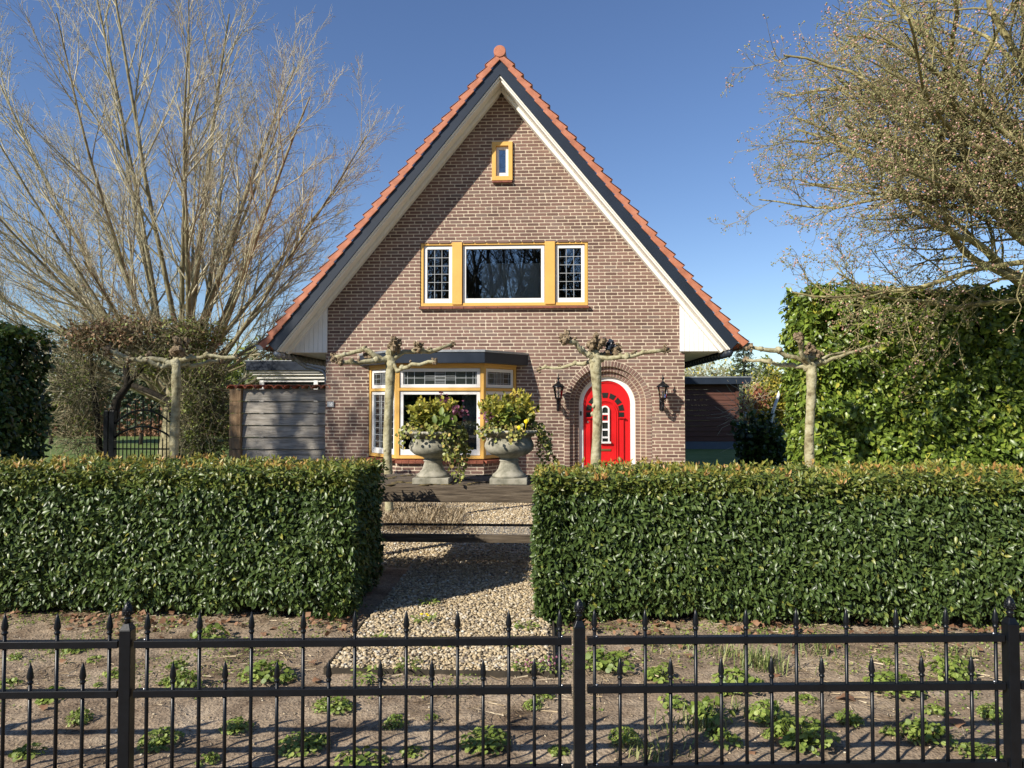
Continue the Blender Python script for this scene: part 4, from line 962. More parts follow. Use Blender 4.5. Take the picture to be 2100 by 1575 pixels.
# pollarded plane trees
def pollard(px, base_px, fork_py, arms, rb, rt_, label, Y=10.2, knobs=()):
    base = at(base_px, 1069, Y); base.z = 0; top = at(px, fork_py, Y)
    root = thing('pollarded_plane_tree', tuple(base), label, 'tree', 'row of pollarded plane trees before the house')
    rs = np.random.RandomState(int(px)); a = MB(); n = 14; pts, rad = [], []
    for i in range(n+1):
        f = i/n; p = base.lerp(top, f)+Vector((.02*math.sin(f*7+px), .015*math.sin(f*5), 0)); pts.append(p)
        rad.append((rb+(rt_-rb)*f)*(1+.07*rs.normal())*(1.2 if i == 0 else 1))
    rad[-1] *= 1.15; rad[-2] *= 1.18; rad[-3] *= 1.1
    a.tube(pts, rad, 12); a.blob(top, rt_*1.4, seed=px, lump=.5, nu=10, nv=7)
    for q in range(5):
        f = rs.uniform(.35,.95); p = base.lerp(top, f); an = rs.uniform(0, 2*PI); a.blob(p+Vector((math.cos(an), math.sin(an), 0))*rt_*.75, rt_*.5, seed=q, lump=.3)
    a.build('trunk', M['plane'], root, smooth=True)
    for arm in arms:
        k = MB()
        dy = arm[0]; P = [Vector(top)]+[at(x, y, Y+dy*(i+1)/len(arm[3])) for i, (x, y) in enumerate(arm[3])]
        if arm[3][0][0] is None: pass
        pts = []
        for i in range(len(P)-1):
            for j in range(3):
                f = j/3; p0, p1 = P[i], P[i+1]; pts.append(p0.lerp(p1, f)+Vector(rs.normal(size=3))*.012)
        pts.append(P[-1]); m_ = len(pts); r0, r1 = arm[1]*.78, arm[2]*.8
        rad = [(r0+(r1-r0)*(i/(m_-1))**.8)*(1+.10*rs.normal()) for i in range(m_)]
        a = MB(); a.tube(pts, rad, 9)
        for q in range(3): i = rs.randint(2, m_-1); a.blob(pts[i]+Vector((0,0,rad[i]*.3)), rad[i]*1.35, seed=q+px, lump=.5)
        a.build('limb', M['plane'], root, smooth=True)
        for q in range(9): k.blob(P[-1]+Vector(rs.normal(size=3))*r1*.9, r1*rs.uniform(.7,1.15), seed=q*2+px, lump=.9)
        k.build('knuckles', M['knob'], root)
        if m_ > 7:
            k = MB(); i = m_*2//3
            for q in range(4): k.blob(pts[i]+Vector(rs.normal(size=3))*r1*.7+Vector((0,0,r1)), r1*rs.uniform(.5,.8), seed=q+px, lump=.9)
            k.build('knuckles', M['knob'], root)
    for x, y, r in knobs:
        k = MB(); c = at(x, y, Y)
        for q in range(16): k.blob(c+Vector(rs.normal(size=3))*r*.55, r*rs.uniform(.4,.65), seed=q+x, lump=.9)
        k.build('knuckles', M['knob'], root)
    return root
pollard(360, 358, 745, [(-.1,.055,.035,[(330,738),(270,738),(222,718)]), (.2,.05,.03,[(395,735),(440,730),(490,735)]), (-.35,.05,.028,[(335,755),(300,742),(262,740)]), (.5,.045,.03,[(395,752),(432,742),(455,740)]), (.1,.04,.03,[(362,722),(365,710)])], .068, .060,
    'pollarded plane tree with flat spread arms beside the arched gate', knobs=((366,712,.09),(225,717,.06),(310,733,.05)))
pollard(799, 795, 740, [(-.1,.055,.035,[(775,732),(750,715),(686,733)]), (-.4,.05,.035,[(770,740),(735,745),(695,742)]), (.3,.055,.032,[(830,722),(880,722),(928,706)]), (-.3,.045,.03,[(815,760),(845,748),(893,742)]), (0,.05,.04,[(803,722),(806,712)])], .068, .060,
    'pollarded plane tree standing in front of the bay window', knobs=((808,708,.08),(857,712,.055),(757,728,.045)))
pollard(1222, 1224, 738, [(-.25,.055,.04,[(1205,728),(1180,705),(1162,697)]), (0,.06,.05,[(1220,722),(1218,708)]), (.35,.045,.028,[(1195,748),(1150,752),(1106,757)]), (-.2,.05,.035,[(1255,735),(1300,728),(1366,717)]), (.15,.045,.035,[(1240,728),(1258,722)])], .076, .068,
    'pollarded plane tree standing in front of the red door', knobs=((1221,705,.095),(1261,722,.075),(1160,695,.07)))
pollard(1660, 1666, 752, [(-.1,.05,.032,[(1640,738),(1600,722),(1540,712)]), (.3,.045,.028,[(1625,750),(1580,742),(1530,737)]), (-.3,.045,.035,[(1650,735),(1640,712),(1636,696)]), (.2,.045,.025,[(1690,740),(1740,722),(1800,708)]), (0,.045,.035,[(1662,735),(1663,722)]), (.5,.035,.02,[(1680,745),(1700,728),(1750,722)])], .068, .060,
    'pollarded plane tree standing against the tall laurel hedge', knobs=((1662,715,.06),(1635,693,.055),(1678,728,.05)))
# bird netting / dark bundle in the third tree
a = MB(); c = at(1251, 712, 10.2)
for q in range(22): a.blob(c+Vector((random.gauss(0,.035), random.gauss(0,.03), random.gauss(0,.05))), random.uniform(.018,.032), seed=q, lump=.9)
tag(a.build('berry_cluster', M['anthracite']), 'dark blue grey clump hanging in the pollarded tree before the door', 'plant clump')

# ------------------------------------------------------------------ hornbeam arch, gate, background greenery
def volume_leaves(name, boxes, n, tpl, size, wid, mat, parent, rs, ease=1.0, hollow=.3, rough=.7):
    Ps = []; tot = sum(abs(b[3]*b[4]*b[5]) for b in boxes)
    for (cx, cy, cz, rx, ry, rz) in boxes:
        k = int(n*abs(rx*ry*rz)/tot); d = norm(rs.normal(size=(k,3))); r = (hollow+(1-hollow)*rs.rand(k,1)**.5)
        lum = np.array([1+rough*noise.noise(Vector(q)*2.3+Vector((cx,cz,0))) for q in d])[:, None]
        Ps.append(d*r*lum*np.array([rx,ry,rz])+np.array([cx,cy,cz]))
    P = np.concatenate(Ps); N = rs.normal(size=P.shape)+np.array([-.3,-.5,.6]); D = rs.normal(size=P.shape)
    return leaves(name, tpl, P, N, D, size*(.6+.8*rs.rand(len(P))), wid, mat, parent, rs.rand(len(P)))
def twiggy(name, root, boxes, n, rad, L, mat, rs, seed=0):
    a = MB(); tot = sum(b[3]*b[4]*b[5] for b in boxes)
    for (cx, cy, cz, rx, ry, rz) in boxes:
        for i in range(int(n*rx*ry*rz/tot)):
            d = Vector(rs.normal(size=3)).normalized(); p = Vector((cx+d.x*rx*rs.rand()**.5, cy+d.y*ry*rs.rand()**.5, cz+d.z*rz*rs.rand()**.5))
            dd = (d+Vector(rs.normal(size=3))*.8+Vector((0,0,.2))); a.tube(wander(p, dd, L*rs.uniform(.5,1.4), 3, .3, 0, rs), [rad, rad*.8, rad*.6, rad*.4], 3, cap=False)
    return a.build(name, mat, root)
rs = np.random.RandomState(5)
GY = 14.2
def shrubtree(name, base, trunk, boxes, nt_, nl, nbv, label, leafmat=M['smallleaf'], cat='tree'):
    root = thing(name, tuple(base), label, cat)
    a = MB()
    for pts, r0, r1 in trunk:
        k = len(pts); a.tube(pts, [r0+(r1-r0)*i/(k-1) for i in range(k)], 8)
    a.build('trunk', M['darkbark'], root, smooth=True)
    if nt_: twiggy('twigs', root, boxes, nt_, .007, .45, M['bark'], rs)
    if nl: volume_leaves('foliage', boxes, nl, LEAF5, .055, .9, leafmat, root, rs)
    if nbv: volume_leaves('withered_leaves', boxes[:max(1, len(boxes)//2)], nbv, LEAF5, .07, .9, M['brownleaf'], root, rs)
    return root
P1 = lambda x, y, Y=GY: at(x, y, Y)
shrubtree('hornbeam_tree', P1(225, 1000), [([P1(228,1010),P1(228,880),P1(240,820),P1(262,790),P1(258,750)], .11, .06), ([P1(262,790),P1(300,745),P1(340,725)], .05,.03), ([P1(210,1010),P1(200,860),P1(188,760),P1(185,700)], .07, .03)],
    [(*P1(200,690), .72, .5, .38), (*P1(290,685), .85, .5, .33), (*P1(165,790), .55, .5, .85), (*P1(170,890), .45, .4, .5)], 2300, 1800, 2200, 'twiggy brown hornbeam with withered leaves over the left of the gate')
shrubtree('hornbeam_tree', P1(352, 1000), [([P1(372,1010),P1(352,840),P1(345,820),P1(300,800),P1(272,790)], .07, .05), ([P1(420,1010),P1(410,850),P1(400,750)], .06, .03)],
    [(*P1(395,690), .70, .5, .38), (*P1(340,740), .75, .45, .34), (*P1(412,800), .52, .5, .8), (*P1(418,890), .50, .45, .75)], 2300, 7000, 300, 'green leaved hornbeam between the gate and the board fence')
# arched garden gate
gt = thing('garden_gate', tuple(P1(287, 1005, 14.0)), 'black arched iron garden gate with spear tips below the hornbeam arch', 'gate')
gx0, gx1, GYg = P1(236,900,14.0).x, P1(350,900,14.0).x, 14.0
for xa, xb, zt in ((gx0-.10,gx0,1.60),(gx0-.22,gx0-.13,1.60),(gx1,gx1+.09,1.55)): a = MB(); a.box(xa, xb, 13.95, 14.05, 0, zt); a.build('post', M['black'], gt, bevel=.004)
a = MB(); gw = gx1-gx0
def archz(u, h, r): return h+r*math.sin(PI*min(max(u,0),1))**.8
for h, r in ((1.34,.27),(1.06,.22)):
    a.tube([(gx0+gw*i/16, 14.0, archz(i/16, h, r)) for i in range(17)], .021, 6)
a.bar((gx0,14.0,.83), (gx1,14.0,.83), .02, .03); a.bar((gx0,14.0,.2), (gx1,14.0,.2), .02, .03); a.build('gate_frame', M['black'], gt)
for i in range(1, 14):
    u = i/14; x = gx0+gw*u; zt = archz(u, 1.34, .27)+.14 if i % 2 else .98
    a = MB(); a.tube([(x,14,.15),(x,14,zt)], .0125, 6); a.lathe([(.008,zt),(.016,zt+.02),(.0,zt+.09)], (x,14,0), 8); a.build('bar', M['black'], gt)
# far beech hedge and lawn-side trees
bh = thing('beech_hedge', (-20, 38, 0), 'brown leaved beech hedge at the far end of the lawn', 'hedge')
a = MB(); a.box(-34, -8.6, 37.6, 39, 0, 1.85); a.build('branch_core', M['brownleaf'], bh, rnd=[.2]*8)
n = 14000; P = np.stack([rs.uniform(-34,-8.4,n), 37.5+rs.rand(n)*.3-.25*rs.rand(n), rs.rand(n)**.9*2.0], 1)
leaves('foliage', LEAF5, P, rs.normal(size=P.shape)+np.array([0,-1.2,.3]), rs.normal(size=P.shape), .17, .95, M['beech'], bh)
def bush(name, c, boxes, n, size, mat, label, cat='shrub', tw=0, group=None, trunk_h=.5, tpl=LEAF5, hollow=.3, twmat=None):
    root = thing(name, (c[0], c[1], 0), label, cat, group); a = MB()
    a.tube([(c[0],c[1],-.02),(c[0]+.03,c[1],trunk_h*.5),(c[0],c[1],trunk_h)], [.10,.08,.05], 7); a.build('trunk', M['darkbark'], root)
    if tw: twiggy('twigs', root, boxes, tw, .009, .8, twmat or M['twig'], rs)
    if n: volume_leaves('foliage' if tw else 'crown', boxes, n, tpl, size, .9, mat, root, rs, hollow=hollow)
    return root
# evergreen backdrop left, dim and mottled
bush('evergreen_tree', (-17.5,30), [(-17.5,30,2.7,2.6,1.4,2.0),(-14.8,30.5,2.2,1.7,1.3,1.6)], 7000, .17, M['conifer'], 'dull green evergreen bush behind the arched gate', 'tree', 0)
bush('evergreen_tree', (-12.6,29), [(-12.6,29,2.4,1.8,1.2,1.9),(-10.6,29,2.2,1.4,1.2,1.7)], 6000, .17, M['smallleaf'], 'olive green bushy tree behind the plane tree by the gate', 'tree', 0)
bush('evergreen_tree', (-21.5,30), [(-21.5,30,2.6,2.4,1.3,2.1)], 5000, .17, M['darklaurel'], 'dark bushy tree between the laurel block and the gate', 'tree', 0)
bush('bare_shrub', (-12.5,40), [(-12.5,40,3.6,2.0,1.4,1.8),(-9.5,40,3.3,2.2,1.4,1.6)], 900, .12, M['smallleaf'], 'pale bare tree showing above the garden room roof', 'tree', 1500)
# right: conifers and shrubs behind the shed
def conifer(base, h, w, n, label, seedc, mat=None):
    r_ = np.random.RandomState(seedc); root = thing('conifer_tree', tuple(base), label, 'tree')
    a = MB(); a.tube([base, base+Vector((0,0,h))], [.12,.01], 6); a.build('trunk', M['darkbark'], root)
    a = MB(); Ps, Ds = [], []
    nl = 15
    for k in range(nl):
        z = h*(.18+.80*k/nl); rr = w*(1-k/nl)**.85+.05
        for j in range(9):
            an = 2*PI*(j+k*.37)/9+r_.normal()*.1; d = Vector((math.cos(an), math.sin(an), -.08)); m_ = 18
            a.tube([base+Vector((0,0,z)), base+Vector((0,0,z))+d*rr+Vector((0,0,.12*rr))], [.02,.005], 3, cap=False)
            for i in range(m_):
                f = r_.rand()**.7; p = base+Vector((0,0,z))+d*rr*f+Vector((0,0,.12*rr*f))+Vector(r_.normal(size=3))*.06; Ps.append(p[:]); Ds.append((d+Vector(r_.normal(size=3))*.7)[:])
    a.build('branch_core', M['darkbark'], root)
    P = np.array(Ps); leaves('crown', LEAF5, P, r_.normal(size=P.shape)*.5+np.array([0,0,1]), np.array(Ds), .17, .5, mat or M['conifer'], root)
    return root
def at2(px, py, Y): return at(px, py, Y)
b0 = at(1527, 900, 36); b0.z = 0; conifer(b0, 5.1, 1.35, 1, 'dark blue green conifer rising behind the shed roof end', 4)
b0 = at(1572, 900, 44); b0.z = 0; conifer(b0, 4.8, 1.5, 1, 'paler conifer tree between the shed and the laurel hedge', 9, M['smallleaf'])
c = at(1570, 840, 24); bush('golden_shrub', (c.x,c.y), [(c.x,c.y,c.z-.0,.85,.6,1.0),(c.x+.7,c.y,c.z+.2,.8,.6,1.2)], 8000, .10, M['limeleaf'], 'yellow green shrub glowing in the sun right of the shed', 'shrub', 0, hollow=.2)
c = at(1556, 815, 23); bush('red_leaved_shrub', (c.x,c.y), [(c.x,c.y,c.z,.34,.3,.42)], 420, .085, M['autumn'], 'red tinged shrub in front of the yellow green shrub', 'shrub', 16, hollow=.1)
c = at(1526, 850, 22.5); bush('twiggy_shrub', (c.x,c.y), [(c.x,c.y,c.z,.20,.3,.8)], 260, .08, M['autumn'], 'brown twiggy shrub at the corner of the shed', 'shrub', 70, hollow=.1)
c = at(1558, 905, 18.5); bush('laurel_shrub', (c.x,c.y), [(c.x,c.y,c.z-.05,.62,.5,.68),(c.x+.15,c.y,.5,.6,.5,.5)], 2400, .14, M['darklaurel'], 'dark laurel bush in shade between the shed and the tall hedge', 'shrub', 0, tpl=LEAF8, hollow=.35)
c = at(1440, 770, 45); bush('bare_shrub', (c.x,c.y), [(c.x,c.y,c.z-.2,2.2,1.5,1.9),(c.x+3.6,c.y,c.z-.9,2.0,1.5,1.2),(c.x-2,c.y,c.z-.6,2,1.5,1.5)], 1400, .14, M['limeleaf'], 'pale bare tree crown above the shed roof', 'tree', 1900)
p = at(1585, 845, 20.5); q = at(1604, 788, 20.5); a = MB(); a.tube([Vector((p.x-.25,p.y,.02)), p, q], [.045,.045,.04], 8)
tag(a.build('white_pole', M['white'], smooth=True), 'slanting white pole leaning by the tall laurel hedge', 'pole')
# unseen evergreen, added and shaped to shade the left laurel block
a = bush('evergreen_tree', (-10.6,6.3), [(-10.8,6.3,2.9,1.6,1.1,2.0),(-12.2,6.2,2.6,1.5,1.1,2.2)], 6500, .16, M['darklaurel'], 'unseen evergreen bush added beyond the left edge to shade the laurel block', 'tree', 0, hollow=.2)
h_ = MB(); h_.blob((-11.0,6.3,2.9), 1.0, sq=(1.35,.9,1.8), nu=12, nv=8, lump=.2); h_.build('branch_core', M['hedge_in'], a)  # solid near-black core, added inside the bush to block the sun
# distant tree belt on the horizon
rsb = np.random.RandomState(77)
for i, x in enumerate((-75,-60,-46,-33,-22,14,24,36,50,66)):
    bush('distant_tree', (x,78), [(x,78,3.0+rsb.rand(),7+rsb.rand()*2,2,3.0+rsb.rand())], 1500, .5, M['conifer'] if i % 2 else M['smallleaf'], 'far off tree of the low belt on the horizon', 'tree', 0, group='trees on the horizon', hollow=.1)

# ------------------------------------------------------------------ timber table with mesh shelf, urns
tb = thing('timber_table', (-.9, 7.5, 0), 'heavy weathered timber table carrying the two urns behind the hedge gap', 'table')
for k in range(4):
    a = MB(); y0 = 6.98+k*.285; seg = 14; vs = []
    x0_, x1_ = -2.05, .35; a.box(x0_, x1_, y0, y0+.275, .770+(k>0)*.03, .937-(.004 if k else 0))
    tp_ = a.build('top_beam', M['old_wood'], tb, bevel=.012)
a = MB(); 
for i in range(90):
    x = random.uniform(-1.9,.25); y = 7.0+random.random()**1.5*1.0; a.blob((x,y,.938), random.uniform(.012,.035), seed=i, lump=.8, sq=(1.6,1,.22))
a.build('moss', M['moss_wood'], tb, smooth=True)
for x in (-2.0, .28):
    for y in (7.03, 7.95): a = MB(); a.box(x-.055, x+.055, y-.05, y+.05, 0, .768); a.build('leg', M['old_wood'], tb, bevel=.006)
a = MB(); a.box(-1.94,.22,6.84,6.885,.405,.480); a.build('shelf_rail', M['old_wood'], tb, bevel=.004)
a = MB(); a.box(-1.94,.22,7.47,7.50,.455,.478); a.build('shelf_rail', M['darkbark'], tb)
for x in (-1.94,.22): a = MB(); a.box(x-.02,x+.02,6.886,7.469,.455,.478); a.build('shelf_rail', M['darkbark'], tb)
a = MB()
for i in range(43): x = -1.92+i*.05; a.tube([(x,6.885,.479+.004*math.sin(i)),(x+.01,7.18,.470),(x,7.47,.479)], .0018, 4, cap=False)
for j in range(12): y = 6.90+j*.05; a.tube([(-1.93,y,.482),(-.9,y+.006,.476),(.21,y,.482)], .0018, 4, cap=False)
a.build('wire_mesh', M['zinc'], tb)
def urn(x, y, s, label):
    r = thing('garden_urn', (x, y, .937), label, 'urn', 'pair of planted urns on the timber table', local=True)
    a = MB(); w = .182*s; a.box(-w, w, -w, w, 0.002, .062*s); a.build('plinth', M['concrete'], r, bevel=.006)
    a = MB(); pr = [(.165,.062),(.17,.075),(.165,.09),(.14,.105),(.112,.14),(.095,.19),(.088,.215),(.10,.222),(.10,.235),(.085,.242),(.11,.262),(.19,.29),(.235,.33),(.247,.365),(.243,.395),(.225,.43),(.218,.45),(.232,.47),(.262,.487),(.288,.497),(.30,.508),(.30,.522),(.285,.53),(.25,.52),(.20,.47)]
    a.lathe([(q*s, z*s) for q, z in pr], (0,0,0), 40); a.build('bowl', M['concrete'], r, smooth=True)
    a = MB(); a.lathe([(.262*s,.49*s),(.262*s,.492*s)], (0,0,0), 20); a.f = []; a.m = []; a.v = []
    for k in range(44): an = 2*PI*k/44; a.blob((.292*s*math.cos(an), .292*s*math.sin(an), .515*s), .0155*s, nu=6, nv=4, lump=.1)
    a.build('rim_carving', M['concrete'], r, smooth=True)
    a = MB(); a.lathe([(.0,.46*s),(.235*s,.46*s),(.23*s,.50*s),(.0,.515*s)], (0,0,0), 18); a.build('soil', M['soil'], r)
    return r
def planting(x, y, s, hh, tall, label, seedp, spread, purple, dand):
    rs_ = np.random.RandomState(seedp); z0 = .937+.50*s
    root = thing('urn_shrub', (x, y, z0), label, 'plant')
    st = MB(); P, D = [], []
    for i in range(85):
        an = rs_.uniform(0, 2*PI); lean = rs_.rand()**.6*spread; h = hh*rs_.uniform(.55,1)*(1-.25*lean); d = Vector((math.cos(an)*lean, math.sin(an)*lean, 1))
        p = Vector((x+math.cos(an)*.09, y+math.sin(an)*.09, z0)); pts = wander(p, d, h, 5, .06, .05, rs_); st.tube(pts, [.004,.0036,.003,.0026,.002,.0015], 4, cap=False)
        for k in range(30):
            u = .25+.75*rs_.rand()**.65; q, dd = along(pts, u); P.append(q[:]); D.append((dd*.7+Vector(rs_.normal(size=3))*.55)[:])
    st.build('stems', M['straw'], root, rnd=np.full(len(st.v), .3))
    P = np.array(P); rv = np.clip((P[:,2]-z0)/hh*.75+rs_.normal(size=len(P))*.22, 0, 1)
    leaves('foliage', LEAF5, P, rs_.normal(size=P.shape)+np.array([-.3,-.6,.4]), np.array(D), .046+.024*rs_.rand(len(P)), .58, M['limeleaf'], root, rv)
    # flowers
    if purple:
        for c, k in purple:
            P2 = np.array(c)+rs_.normal(size=(k,3))*np.array([.026,.02,.038]); leaves('purple_flowers', LEAFR, P2, rs_.normal(size=P2.shape)+np.array([0,-1,0]), rs_.normal(size=P2.shape), .024, 1, M['purple'], root)
    # broad fresh green leaves
    c = Vector((x+tall[0], y-.2, z0+tall[1])); P = np.array([c[:]]*34)+rs_.normal(size=(34,3))*.035
    leaves('fresh_leaves', LEAF8, P, rs_.normal(size=P.shape)+np.array([0,-.5,.8]), rs_.normal(size=P.shape)+np.array([0,-.2,.5]), .10, .7, M['weed'], root)
    if dand:
        for (dx, dz) in dand:
            a = MB(); c = Vector((x+dx, y-.27, z0+dz)); a.blob(c, .021, lump=.2, nu=10, nv=6, sq=(1,.6,1)); a.tube([c, c+Vector((-.01,.02,-.1))], .003, 4); a.build('dandelion_flower', M['dandelion'], root)
    return root
def ivy(x, y, s, label, seedp, drops):
    rs_ = np.random.RandomState(seedp); z0 = .937+.515*s; root = thing('trailing_ivy', (x, y, z0), label, 'plant'); st = MB(); P = []
    rim = [(rs_.uniform(0, 2*PI), rs_.uniform(.02,.10)) for i in range(20)]
    for an, L in rim+drops:
        c_, s_ = math.cos(an), math.sin(an); p = Vector((x+.12*c_, y+.12*s_, z0+.03)); pts = [p, Vector((x+.25*c_, y+.25*s_, z0+.06)), Vector((x+.325*c_, y+.325*s_, z0+.01))]
        k = max(1, int(L/.05))
        for i in range(k): pts.append(pts[-1]+Vector((.012*c_+rs_.normal()*.015, .004*s_+rs_.normal()*.012, -.05)))
        st.tube(pts, .0025, 4, cap=False)
        for i in range(int(14+L*75)):
            q, dd = along(pts, rs_.rand()**.8); P.append((q+Vector(rs_.normal(size=3))*.022)[:])
    st.build('stems', M['straw'], root, rnd=np.full(len(st.v), .25)); P = np.array(P)
    leaves('foliage', LEAFR, P, rs_.normal(size=P.shape)*.8+np.array([-.3,-.9,.5]), rs_.normal(size=P.shape)+np.array([0,0,-.5]), .022+.016*rs_.rand(len(P)), 1.0, M['ivy'], root)
U1, U2 = (-1.141, 7.22), (-.365, 7.22)
urn(*U1, 1.0, 'pale concrete urn on the timber table, left one in front of the bay window'); urn(*U2, 1.02, 'pale concrete urn on the timber table, right one by the brick wall')
planting(*U1, 1.0, .40, (.14,.13), 'olive yellow shrub with purple flowers growing in the left urn', 5, .95, [((U1[0]+.14,U1[1]-.16,1.80),26),((U1[0]+.24,U1[1]-.16,1.68),30),((U1[0]+.33,U1[1]-.1,1.67),22)], None)
planting(*U2, 1.02, .47, (-.03,.17), 'bright yellow green shrub growing in the right urn', 6, .9, [((U2[0]-.22,U2[1]-.2,1.62),26),((U2[0]-.13,U2[1]-.2,1.64),18)], [(.11,.06),(.18,.12)])
ivy(*U1, 1.0, 'ivy trailing over the right side of the left urn', 12, [(R(a_), L) for a_, L in ((-70,.16),(-55,.32),(-48,.42),(-42,.36),(-35,.46),(-30,.30),(-25,.40),(-15,.3),(-60,.26),(-50,.2),(-38,.5),(-150,.12),(-160,.16),(-28,.22),(-45,.3))])
ivy(*U2, 1.02, 'ivy trailing down the right side of the right urn', 13, [(R(a_), L) for a_, L in ((-75,.10),(-85,.14),(-10,.30),(0,.42),(5,.25),(-5,.5),(-20,.2),(8,.35))])

# ornamental grass behind the table
og = thing('ornamental_grass', (-2.2, 10.3, 0), 'dry straw coloured grass clump on the gravel behind the table', 'grass clump')
n = 5200; cx_ = RS.uniform(-3.4,-1.25,n); an = RS.rand(n)*2*PI; V = []; T = []; rv = []
for i in range(n):
    x = cx_[i]; y = RS.uniform(9.6,11.0); L = RS.uniform(.16,.34)*(1 if x < -1.6 else .7); c_, s_ = math.cos(an[i]), math.sin(an[i]); w = .004; o_ = len(V)
    V += [(x-w,y,0),(x+w,y,0),(x+.35*L*c_+w,y+.35*L*s_,L*.7),(x+.35*L*c_-w,y+.35*L*s_,L*.7),(x+L*c_,y+L*s_,L*.55)]; T += [(o_,o_+1,o_+2),(o_,o_+2,o_+3),(o_+3,o_+2,o_+4)]
    rv += [RS.rand()]*5
nmesh('blades', V, T, M['straw'], og, rv)

# ------------------------------------------------------------------ weeds, leaves and litter on the soil bed
def weed_proto(seedw, n, rad, hgt):
    r_ = np.random.RandomState(seedw); root = thing('weed', (0,0,0), '', 'weed', local=True); an = r_.rand(n)*2*PI; rr = rad*r_.rand(n)**.6
    P = np.stack([rr*np.cos(an), rr*np.sin(an), hgt*(1-.75*(rr/rad)**2)*(.6+.5*r_.rand(n))+.02], 1)
    N = np.stack([np.cos(an)*rr/rad*.7, np.sin(an)*rr/rad*.7, np.ones(n)], 1)+r_.normal(size=(n,3))*.38; D = np.stack([np.cos(an), np.sin(an), np.zeros(n)], 1)+r_.normal(size=(n,3))*.6
    leaves('leaves', LEAFR, P, N, D, .015+.016*r_.rand(n), 1.05, M['weed'], root, r_.rand(n)); st = MB()
    for i in range(0, n, 2): st.tube([(0.2*P[i][0],.2*P[i][1],.01), (P[i][0]*.8,P[i][1]*.8,P[i][2]*.7), tuple(P[i])], .0015, 3, cap=False)
    st.build('stems', M['weed'], root, rnd=np.full(len(st.v), .3)); return root
protos = [weed_proto(1, 130, .105, .07), weed_proto(2, 170, .125, .085), weed_proto(3, 70, .085, .045), weed_proto(4, 230, .145, .10)]
used = set()
spots = [(550,1385,1),(680,1440,3),(815,1490,1),(620,1530,1),(1000,1522,3),(1092,1440,1),(490,1485,1),(315,1525,3),(155,1475,1),(385,1402,1),(1250,1378,1),(1360,1388,2),(1530,1412,1),(1268,1520,3),(1590,1505,1),(1740,1482,3),(1500,1520,2),(1835,1412,1),(1950,1392,1),(2035,1462,3),(1900,1510,1),(1640,1520,3),(170,1330,2),(440,1302,2),(1622,1428,2),(1655,1430,2),(860,1540,2),(240,1380,2),(30,1400,2),(90,1420,2),(1460,1470,2),(1580,1468,1),(1925,1460,2),(60,1545,2),(1150,1545,2),(2000,1540,1),(1365,1440,2),(740,1560,2)]
WL = 'leafy green weed of round lobed leaves growing from the bare soil behind the railing'
spots = [(a_+RS.normal()*7, b_+RS.normal()*5, c_) for a_, b_, c_ in spots]+[(RS.uniform(0,2090), RS.uniform(1330,1560), 2) for _ in range(26)]
spots = [q for q in spots if not (655 < q[0] < 1150 and q[1] < 1398)]
for i, (px, py, k) in enumerate(spots):
    p = gp(px, py+14); s = RS.uniform(.35,.65) if i > 37 else RS.choice([.5,.7,.85,1.0,1.25])*RS.uniform(.9,1.1)
    if k in used: w = copytree(protos[k], (p.x, p.y, .015), RS.uniform(0,6.28))
    else: w = protos[k]; w.location = (p.x, p.y, .015); used.add(k)
    w.scale = (s*RS.uniform(.8,1.3),s*RS.uniform(.8,1.2),s*RS.uniform(.7,1.3)); tag(w, WL, 'weed', 'green weeds on the soil strip')
bpy.data.objects.remove(protos[0].children[0]); bpy.data.objects.remove(protos[0].children[0]); bpy.data.objects.remove(protos[0])
def tuft(px, py, n, L, label, mat=M['grassblade'], spread=.1):
    p = gp(px, py); r_ = np.random.RandomState(px+py); V, T, rv = [], [], []
    for i in range(n):
        a_ = r_.rand()*2*PI; c_, s_ = math.cos(a_), math.sin(a_); l_ = L*r_.uniform(.5,1.1); x = p.x+r_.normal()*spread; y = p.y+r_.normal()*spread*.7; w = .0035; lean = r_.uniform(.15,.8); o_ = len(V)
        sx_, sy_ = -s_*w, c_*w
        V += [(x-sx_,y-sy_,.005),(x+sx_,y+sy_,.005),(x+sx_+c_*l_*lean*.4,y+sy_+s_*l_*lean*.4,l_*.65),(x-sx_+c_*l_*lean*.4,y-sy_+s_*l_*lean*.4,l_*.65),(x+c_*l_*lean,y+s_*l_*lean,l_*(1-lean*.45))]
        T += [(o_,o_+1,o_+2),(o_,o_+2,o_+3),(o_+3,o_+2,o_+4)]; rv += [r_.rand()]*5
    tag(nmesh('grass_tuft', V, T, mat, None, rv), label, 'grass tuft', 'grass tufts on the soil strip')
for px, py, n, L in ((1560,1375,150,.17),(1480,1345,60,.12),(1680,1345,60,.14),(1350,1555,70,.12),(1430,1500,90,.12),(150,1335,50,.1),(1960,1350,40,.1),(1380,1330,40,.1),(420,1330,50,.08),(1540,1470,50,.1)):
    tuft(px, py, n, L, 'loose tuft of green and straw coloured grass blades on the soil strip')
